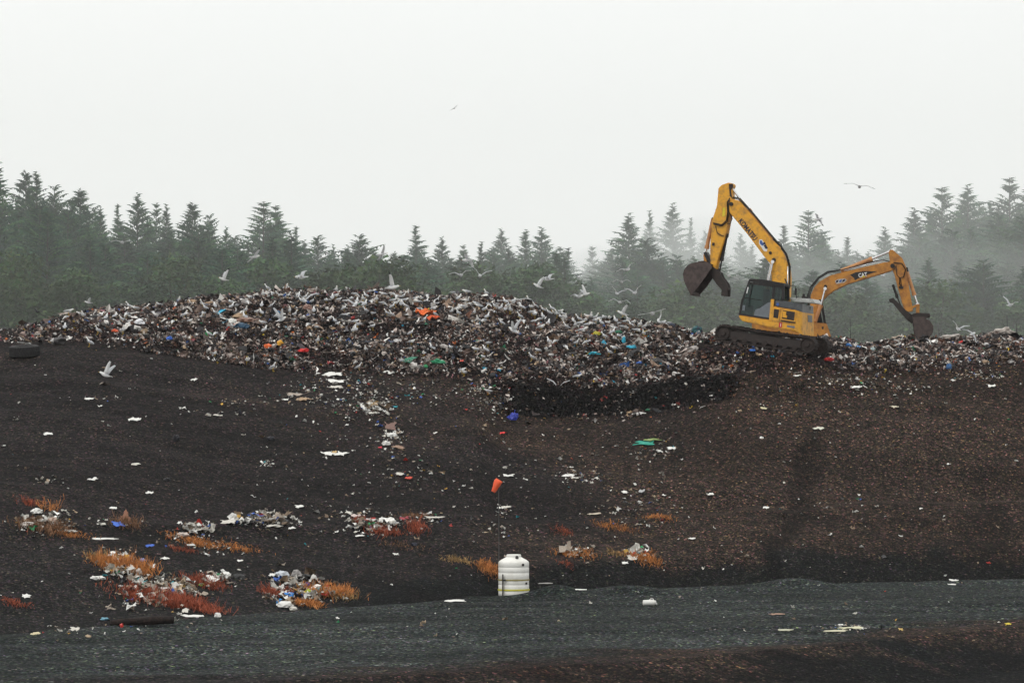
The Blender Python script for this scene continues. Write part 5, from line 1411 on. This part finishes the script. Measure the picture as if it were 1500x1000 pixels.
hb(874, 495, 11, 7, (.42, .36, .03), "mustard yellow bag on the right half of the heap"); hb(906, 493, 12, 6, (.02, .15, .08), "dark green bag right of the mustard yellow one"); hb(1021, 484, 14, 12, (.015, .09, .10), "teal bag on the crest beside the near digger"); hb(1022, 474, 13, 12, (.03, .035, .06), "navy bag standing on the crest beside the digger's track")
hb(168, 490, 10, 5, (.7, .12, .05), "small orange-red bag on the left part of the heap"); hb(248, 502, 9, 6, (.03, .12, .5), "blue bag on the left part of the heap"); hb(305, 496, 11, 8, (.02, .3, .08), "bright green bag on the left part of the heap"); hb(391, 514, 4, 3, (.8, .2, .1), "red dot of plastic at the left foot") if False else None
hb(193, 487, 26, 9, (.62, .6, .56), "pale crumpled bag pile on the left part of the heap"); hb(205, 479, 14, 9, (.7, .7, .72), "upper pale bag on the left part of the heap"); hb(358, 476, 30, 9, (.26, .15, .11), "brown cloth bundle on the left shoulder of the heap", "bundle", "bundle"); hb(340, 478, 12, 9, W_, "white bag between brown bundle and green bag"); hb(355, 486, 22, 11, (.02, .06, .11), "dark blue bag under the brown bundle")
hb(455, 433, 19, 8, (.25, .2, .17), "large beige bundle on the very top of the heap", "bundle", "bundle"); hb(1243, 511, 9, 5, (.06, .22, .55), "left blue bag below the far digger"); hb(1257, 514, 7, 4, (.1, .3, .6), "right blue bag below the far digger"); hb(1279, 518, 9, 7, (.4, .5, .5), "pale bluish bag right of the blue pair")
hb(1102, 519, 10, 4, (.03, .15, .5), "blue scrap of bag under the near digger's track"); hb(1215, 533, 14, 7, (.4, .02, .02), "dark red bag right of the near digger's track"); hb(1409, 507, 10, 5, (.6, .03, .03), "red bag at the right end of the heap"); hb(1390, 545, 8, 9, (.04, .12, .28), "blue bag below the right end of the heap"); hb(1284, 491, 14, 4, (.1, .32, .16), "green curved scrap on the crest left of the far bucket")
hb(1395, 495, 40, 9, (.42, .38, .34), "pale mound of packaging on the crest at right", "bundle", "bundle"); hb(1470, 493, 34, 12, (.45, .4, .36), "large pale bundle on the crest at the right edge", "bundle", "bundle"); hb(1320, 500, 22, 7, (.45, .36, .28), "cream bundle left of the far bucket", "bundle", "bundle")
hb(870, 515, 5, 5, (.1, .2, .6), "tiny violet bag") if False else None
# lower left rubbish in the weeds
hb(55, 752, 20, 10, W_, "torn white bag at the left edge weed patch"); hb(60, 766, 22, 9, (.5, .42, .40), "pinkish soiled cloth under the torn white bag", "cloth", "cloth"); hb(40, 771, 22, 8, (.6, .55, .5), "soiled white rag at the far left patch", "cloth", "cloth"); hb(78, 768, 18, 12, (.42, .3, .24), "brown stained bundle in the far left patch", "bundle", "bundle")
S("cloth", 103, 780, 22, 5, W2, "white rag trailing right of the far left patch", "cloth", -.2); hb(87, 777, 11, 4, (.03, .32, .36), "turquoise strap across the far left patch", "strap", "strap"); S("paper_sheet", 148, 791, 45, 3, W_, "long white streak of plastic right of the far left patch", "plastic sheet"); 
S("cloth", 174, 769, 12, 10, (.05, .14, .55), "bright blue cloth beside a brown carton at left", "cloth", .5); S("cardboard", 184, 764, 14, 14, (.22, .09, .05), "rust-brown carton beside the bright blue cloth", "carton", .2, tilt=50); S("cloth", 220, 801, 10, 5, (.05, .13, .5), "small blue rectangle above the big orange weeds", "cloth")
S("plastic_sheet", 290, 777, 30, 5, (.7, .66, .6), "cream plastic trailing over orange weeds at left", "plastic sheet", .12); hb(268, 785, 18, 7, (.58, .5, .45), "soiled pinkish bag under the cream plastic")
hb(143, 849, 22, 7, W_, "white bag at the left foot of the big orange weeds"); hb(190, 838, 20, 12, (.6, .48, .36), "soiled cream bag inside the big orange weeds"); hb(204, 842, 10, 11, (.6, .55, .5), "pale bag right of the soiled cream bag"); hb(158, 822, 10, 8, (.03, .12, .35), "dark blue bag at the top left of the big weeds"); hb(210, 822, 8, 6, (.25, .28, .5), "lavender bag at the top right of the big weeds"); hb(214, 828, 7, 4, W_, "white scrap bag under the lavender bag")
hb(230, 868, 26, 5, (.75, .06, .03), "bright red plastic in the lower weed patch"); hb(262, 871, 18, 6, W_, "white bag in the red weeds"); hb(330, 847, 18, 11, W_, "rounded white bag right of the red weeds"); hb(312, 849, 12, 10, (.12, .1, .16), "dark bag left of the rounded white bag"); hb(296, 858, 9, 5, (.2, .5, .08), "lime green scrap over the red weeds"); S("cloth", 283, 904, 28, 5, W_, "curved white strip under the red weeds", "cloth", -.1); hb(320, 903, 10, 8, W_, "white knot at the right end of the red weeds"); S("cloth", 272, 896, 10, 7, W2, "white flap at the lower right of the red weeds", "cloth")
hb(155, 907, 0.1 + 12, 4, (.15, .35, .45), "pale blue scrap left of the dark log") ; S("torn_paper", 96, 601, 5, 2, W2, "tiny pale scrap left slope", "scrap") if False else None
S("cloth", 335, 766, 22, 8, W2, "crumpled pale cloth left end of the litter row", "cloth", .2); hb(352, 756, 12, 7, W_, "white bag at the top of the litter row"); S("cloth", 384, 752, 16, 6, W_, "white crumpled paper at the top right of the litter row", "paper"); S("plastic_strip", 358, 766, 46, 3, (.02, .018, .02), "black plastic pipe-like strip across the litter row", "plastic strip", .2, crumple=.1); S("cloth", 405, 773, 18, 3, W2, "pale cross-shaped strip right of the litter row", "cloth", -.3); S("cloth", 398, 772, 22, 3, W2, "pale strip crossing the other right of the litter row", "cloth", .5)
hb(415, 846, 18, 12, (.55, .58, .62), "crumpled white and blue bag at the top of the blue heap"); hb(435, 845, 16, 12, (.3, .28, .27), "grey crumpled bag beside the blue and white one"); hb(461, 853, 11, 14, (.55, .53, .5), "upright pale bag above the orange weeds"); hb(451, 860, 9, 9, (.02, .03, .3), "dark blue bag left of the upright pale bag"); hb(452, 870, 9, 9, (.45, .55, .06), "lime green bag in the middle of the blue heap")
hb(424, 874, 20, 9, (.05, .28, .75), "bright blue bag at the front of the heap in the weeds"); hb(412, 884, 13, 9, (.06, .3, .7), "second bright blue bag lower left"); hb(440, 874, 12, 7, (.08, .2, .65), "third blue bag right of the brightest one"); hb(418, 889, 24, 10, W_, "large white bag under the two bright blue bags"); hb(430, 893, 12, 6, W2, "white bag at the lower right of the large one"); S("cloth", 407, 862, 16, 5, W2, "flat pale rag left of the blue heap", "cloth"); S("paper_scrap", 399, 844, 10, 4, W_, "white paper left above the blue heap", "paper scrap")
S("cloth", 548, 776, 20, 4, (.6, .55, .45), "pale rag in the red-brown weeds at centre", "cloth"); S("cloth", 522, 757, 12, 5, (.55, .45, .42), "pinkish rag left end of the centre weeds", "cloth"); S("cloth", 592, 761, 11, 6, (.3, .04, .05), "dark red cloth right of the centre weeds", "cloth"); S("plastic_sheet", 638, 759, 26, 4, W2, "white trailing plastic right of centre weeds", "plastic sheet"); S("plastic_strip", 577, 768, 20, 3, (.4, .4, .4), "grey strip between the centre weeds and the trailing plastic", "plastic strip", .4)
hb(845, 806, 8, 5, (.2, .22, .6), "violet-blue bag in the small weed patch right of the tank"); S("cloth", 838, 812, 14, 8, (.6, .5, .45), "pale rag in the small weed patch right of the tank", "cloth"); hb(934, 812, 16, 5, (.05, .16, .6), "blue bag in the rightmost weed patch"); S("cloth", 926, 818, 15, 8, W2, "white rag left of the blue bag in the rightmost weed patch", "cloth"); hb(940, 803, 5, 5, (.05, .4, .15), "small green bottle above the rightmost weed patch", "bottle", "bottle"); S("paper_scrap", 915, 826, 8, 4, W_, "white scrap under the rightmost weed patch", "paper scrap")
for px, py, a, b, cc, lb in ((258, 647, 10, 12, (.012, .012, .016), "black bent plastic on the left slope"), (352, 608, 4, 10, (.012, .012, .018), "black upright bird-like plastic on the slope"), (397, 645, 10, 7, (.012, .012, .018), "black bag right of the bent plastic"), (245, 705, 10, 6, (.014, .014, .016), "black bag left of centre slope"), (607, 800, 9, 6, (.014, .016, .03), "black bag below the centre weeds")):
    hb(px, py, a, b, cc, lb)
# log
lx, ly, lz = hit(211, 915)
mb = MB(); rd = random.Random(4); pts = [(-1.02, 0, .06), (-.6, .03, .10), (-.1, 0, .13), (.4, -.03, .15), (.95, 0, .17)]
mb.tube(pts, [.09, .12, .13, .13, .12], 12)
lo = mb.build("log", mat("charred_wood", (.012, .008, .007), .9, col2=(.03, .018, .014), nscale=8, bump=.6), None, 0, True, (lx, ly, lz)); lo.rotation_euler = (0, 0, R(3))
for v in lo.data.vertices: v.co += Vector((rd.uniform(-.01, .01), rd.uniform(-.015, .015), rd.uniform(-.015, .015)))
tag(lo, "dark log lying at the road edge below the red weeds", "log")
# thin poles and bare saplings behind the crest
M_twig = mat("bare_twigs", (.05, .045, .045), .9)
for px, d, top, base, lb in ((1246, 185, 466, 500, "thin bare sapling right of the near digger"), (1376, 190, 480, 498, "thin stake right of the far bucket"), (1476, 190, 462, 500, "taller dead stem near the right edge"), (1490, 195, 474, 500, "shorter forked stem near the right edge")):
    x = (px - 750) / F * d; z0 = gz(x, d) - .2; z1 = at(px, top, d)[2]; hgt = z1 - z0
    r_ = empty("dead_sapling", (x, d, z0)); tag(r_, lb, "sapling", "dead saplings behind the heap")
    mb = MB(); mb.tube([(0, 0, 0), (.05, 0, hgt * .5), (-.02, 0, hgt)], [.045, .03, .012], 6); mb.build("stem", M_twig, r_)
    for k in range(5):
        f = .5 + .09 * k; s_ = 1 if k % 2 else -1
        mb = MB(); mb.tube([(.02, 0, hgt * f), (s_ * .25, .05, hgt * f + .3), (s_ * .35, .0, hgt * f + .7)], [.016, .01, .004], 5); mb.build("twig", M_twig, r_)
# stick leaning out of the heap top
x, y, z = hit(607, 428, 140, 170); mb = MB(); mb.tube([(0, 0, -.2), (-.08, 0, .45)], [.03, .022], 6); o = mb.build("stick", M_black, None, loc=(x, y, z)); tag(o, "dark stick poking up from the crest of the heap near centre", "stick")
x, y, z = hit(587, 434, 140, 170); mb = MB(); mb.tube([(0, 0, -.2), (.02, 0, .1), (.01, 0, .33)], [.09, .1, .05], 8); o = mb.build("black_bin_bag", flat_mat((.012, .012, .014), .4), None, loc=(x, y, z)); tag(o, "upright black bag left of the stick on the crest", "rubbish bag")

# ------------------------------------------------------------------ dead weeds, rust and straw coloured
weed_m = attr_mat("dead_weeds", rough=.9, spec=.05, noise=.3, nscale=6)
def weeds(px, py, wpx, hpx, n, colr, label, hgt=.32):
    x, y, z = hit(px, py); s_ = F / y; W = wpx / s_ * .5; D = hpx / s_ * 1.4
    rd = random.Random(int(px * 11 + py)); V = []; Fc = []; T = []
    tufts = []
    for _ in range(max(3, int(wpx / 5))):
        a = rd.uniform(0, 6.283); q = rd.random() ** .6; tufts.append((math.cos(a) * q * W, math.sin(a) * q * D, rd.uniform(.35, 1.2), rd.uniform(.6, 1.5)))
    for _ in range(int(n * .5)):
        tf = rd.choice(tufts); q = rd.random()
        bx, by = tf[0] + rd.gauss(0, .24) * tf[2], tf[1] + rd.gauss(0, .34) * tf[2]
        if rd.random() < .2: bx, by = rd.gauss(0, W * .7), rd.gauss(0, D * .7)
        bz = gz(x + bx, y + by) - z
        h = hgt * .85 * rd.uniform(.3, 1.15) * (1.15 - q * .5) * tf[2] ** .7; lx_, ly_ = rd.gauss(0, .75) * h, rd.gauss(0, .5) * h
        wd = rd.uniform(.004, .011); an = rd.uniform(0, 3.14); dx, dy = math.cos(an) * wd, math.sin(an) * wd
        i = len(V)
        V += [(bx - dx, by - dy, bz - .02), (bx + dx, by + dy, bz - .02), (bx + lx_ * .5 + dx, by + ly_ * .5 + dy, bz + h * .65), (bx + lx_ * .5 - dx, by + ly_ * .5 - dy, bz + h * .65)]
        Fc.append((i, i + 1, i + 2, i + 3))
        g = rd.uniform(.5, 1.4) * tf[3] ** .5; t_ = tuple(min(.8, c_ * g) for c_ in colr); T += [t_] * 4
        for _k in range(2):
            i = len(V); ex, ey = lx_ * .5 + rd.gauss(0, .06), ly_ * .5 + rd.gauss(0, .06)
            V += [(bx + lx_ * .5, by + ly_ * .5, bz + h * .5), (bx + lx_ * .5 + dx * 2, by + ly_ * .5 + dy * 2, bz + h * .52), (bx + ex + dx, by + ey, bz + h), (bx + ex, by + ey, bz + h * .98)]
            Fc.append((i, i + 1, i + 2, i + 3)); T += [t_] * 4
    o = link("dead_weed_clump", np_mesh("dead_weed_clump", V, Fc, np.array(T)), weed_m, None, (x, y, z)); tag(o, label, "weeds", "dead rust-coloured weeds on the slope"); return o
OR = (.46, .19, .065); RD = (.30, .085, .05); BR = (.20, .11, .065); ST = (.34, .22, .10)
for a in ((62, 772, 75, 12, 1500, BR, "brown weeds round the torn white bag at far left", .4), (46, 738, 26, 5, 300, RD, "thin reddish weeds above the far left bag", .25), (75, 747, 16, 5, 120, OR, "spiky orange weed tuft with forked stems at far left", .5), (104, 785, 36, 5, 350, OR, "orange weeds right of the far left patch", .2),
          (190, 768, 24, 8, 450, BR, "brown weeds behind the rust-brown carton", .4), (180, 832, 66, 20, 3200, OR, "tallest bright orange weeds in the lower left", .55), (145, 818, 26, 6, 350, ST, "straw weeds left of the tallest orange weeds", .3), (232, 880, 100, 22, 4200, RD, "broad dark red weed patch in the lower left", .42), (300, 855, 50, 14, 1300, RD, "red weeds behind the lime scrap", .4),
          (300, 893, 40, 10, 900, RD, "low red weeds at the right end of the broad patch", .3), (285, 795, 70, 8, 1100, OR, "low orange weeds under the cream plastic", .22), (345, 802, 60, 6, 500, OR, "thin orange weeds right of the cream plastic", .16), (268, 806, 30, 5, 300, RD, "thin red weeds left below the cream plastic", .2),
          (478, 868, 62, 16, 2600, OR, "bright orange weeds right of the blue heap", .45), (412, 868, 44, 14, 1100, RD, "dark red weeds behind the blue heap", .3), (450, 884, 36, 9, 800, OR, "orange weeds in front of the blue heap", .3), (500, 872, 40, 8, 500, ST, "straw-tipped weeds at the right end of the orange clump", .25),
          (528, 765, 14, 12, 350, RD, "narrow red weeds at the left of the centre patch", .4), (560, 778, 40, 8, 900, RD, "red weeds under the pale rag at centre", .25), (608, 772, 22, 14, 650, RD, "upright red weeds right of centre patch", .45), (610, 756, 40, 5, 400, BR, "brown weeds beside the trailing plastic", .2),
          (675, 821, 34, 6, 500, ST, "yellow weeds left of the tank", .15), (713, 831, 24, 8, 700, OR, "orange weeds just left of the tank", .3), (843, 812, 40, 10, 900, OR, "orange weeds right of the tank", .3), (830, 826, 14, 4, 150, RD, "small red tuft right of the tank", .18), (943, 818, 44, 8, 1300, OR, "bright orange weeds in the rightmost patch", .35), (905, 812, 24, 5, 200, ST, "thin straw weeds left of the rightmost patch", .2),
          (905, 775, 50, 7, 450, OR, "faint orange weeds on the bench", .18), (965, 757, 34, 6, 380, OR, "orange weeds near the green scrap on the bench", .2), (825, 779, 20, 7, 260, RD, "faint reddish weeds right of the pole", .22), (20, 882, 40, 8, 380, RD, "faint red weeds near the lower left edge", .18), (590, 800, 60, 7, 260, BR, "sparse brown weeds below the centre patch", .14)):
    weeds(*a)

# ------------------------------------------------------------------ air: thin haze through the whole place, drifting mist among the trees
def volume(name, dens, colr=(.97, .99, .98)):
    m = bpy.data.materials.new(name); m.use_nodes = True
    t = m.node_tree; t.nodes.remove(t.nodes["Principled BSDF"])
    pv = t.nodes.new("ShaderNodeVolumePrincipled"); pv.inputs["Density"].default_value = dens; pv.inputs["Color"].default_value = (*colr, 1)
    t.links.new(pv.outputs[0], t.nodes["Material Output"].inputs["Volume"])
    return m
mb = MB(); mb.box((0, 690, 78.5), (1520, 770, 81.5)); hz = mb.build("haze", volume("haze_air", .00009)); tag(hz, "thin damp haze over the whole landfill", "haze", kind="stuff")
def mist(px, py, d, rx, ry, rz, dens, label):
    x, y, z = at(px, py, d)
    bm = bmesh.new(); bmesh.ops.create_icosphere(bm, subdivisions=4, radius=1.0)
    sd_ = int(px)
    co_ = np.array([v.co[:] for v in bm.verts]); k_ = .3 * vnoise(co_[:, 0] * 2.2 + sd_, co_[:, 2] * 2.2 + co_[:, 1], 33)
    for v, k in zip(bm.verts, k_): v.co *= 1 + float(k)
    me = bpy.data.meshes.new("mist_bank"); bm.to_mesh(me); bm.free()
    for p_ in me.polygons: p_.use_smooth = True
    o = link("mist_bank", me, volume("mist_air", dens), None, (x, y, z)); o.scale = (rx, ry, rz); tag(o, label, "mist", kind="stuff")
mb = MB(); mb.box((0, 760, 70), (1450, 550, 68)); tag(mb.build("mist_bank", volume("mist_air", .00056)), "even pale mist filling the fir wood", "mist", kind="stuff")
mist(1010, 392, 745, 17, 70, 11, .006, "pale mist drifting through the grey firs left of the raised arm")
mist(868, 415, 610, 7, 40, 7, .008, "small wisp of mist in the wide gap between the firs")
mist(1330, 430, 590, 32, 40, 12, .003, "thin mist in front of the tall firs at right")
mist(1120, 415, 600, 14, 30, 9, .004, "thin mist between the two booms")
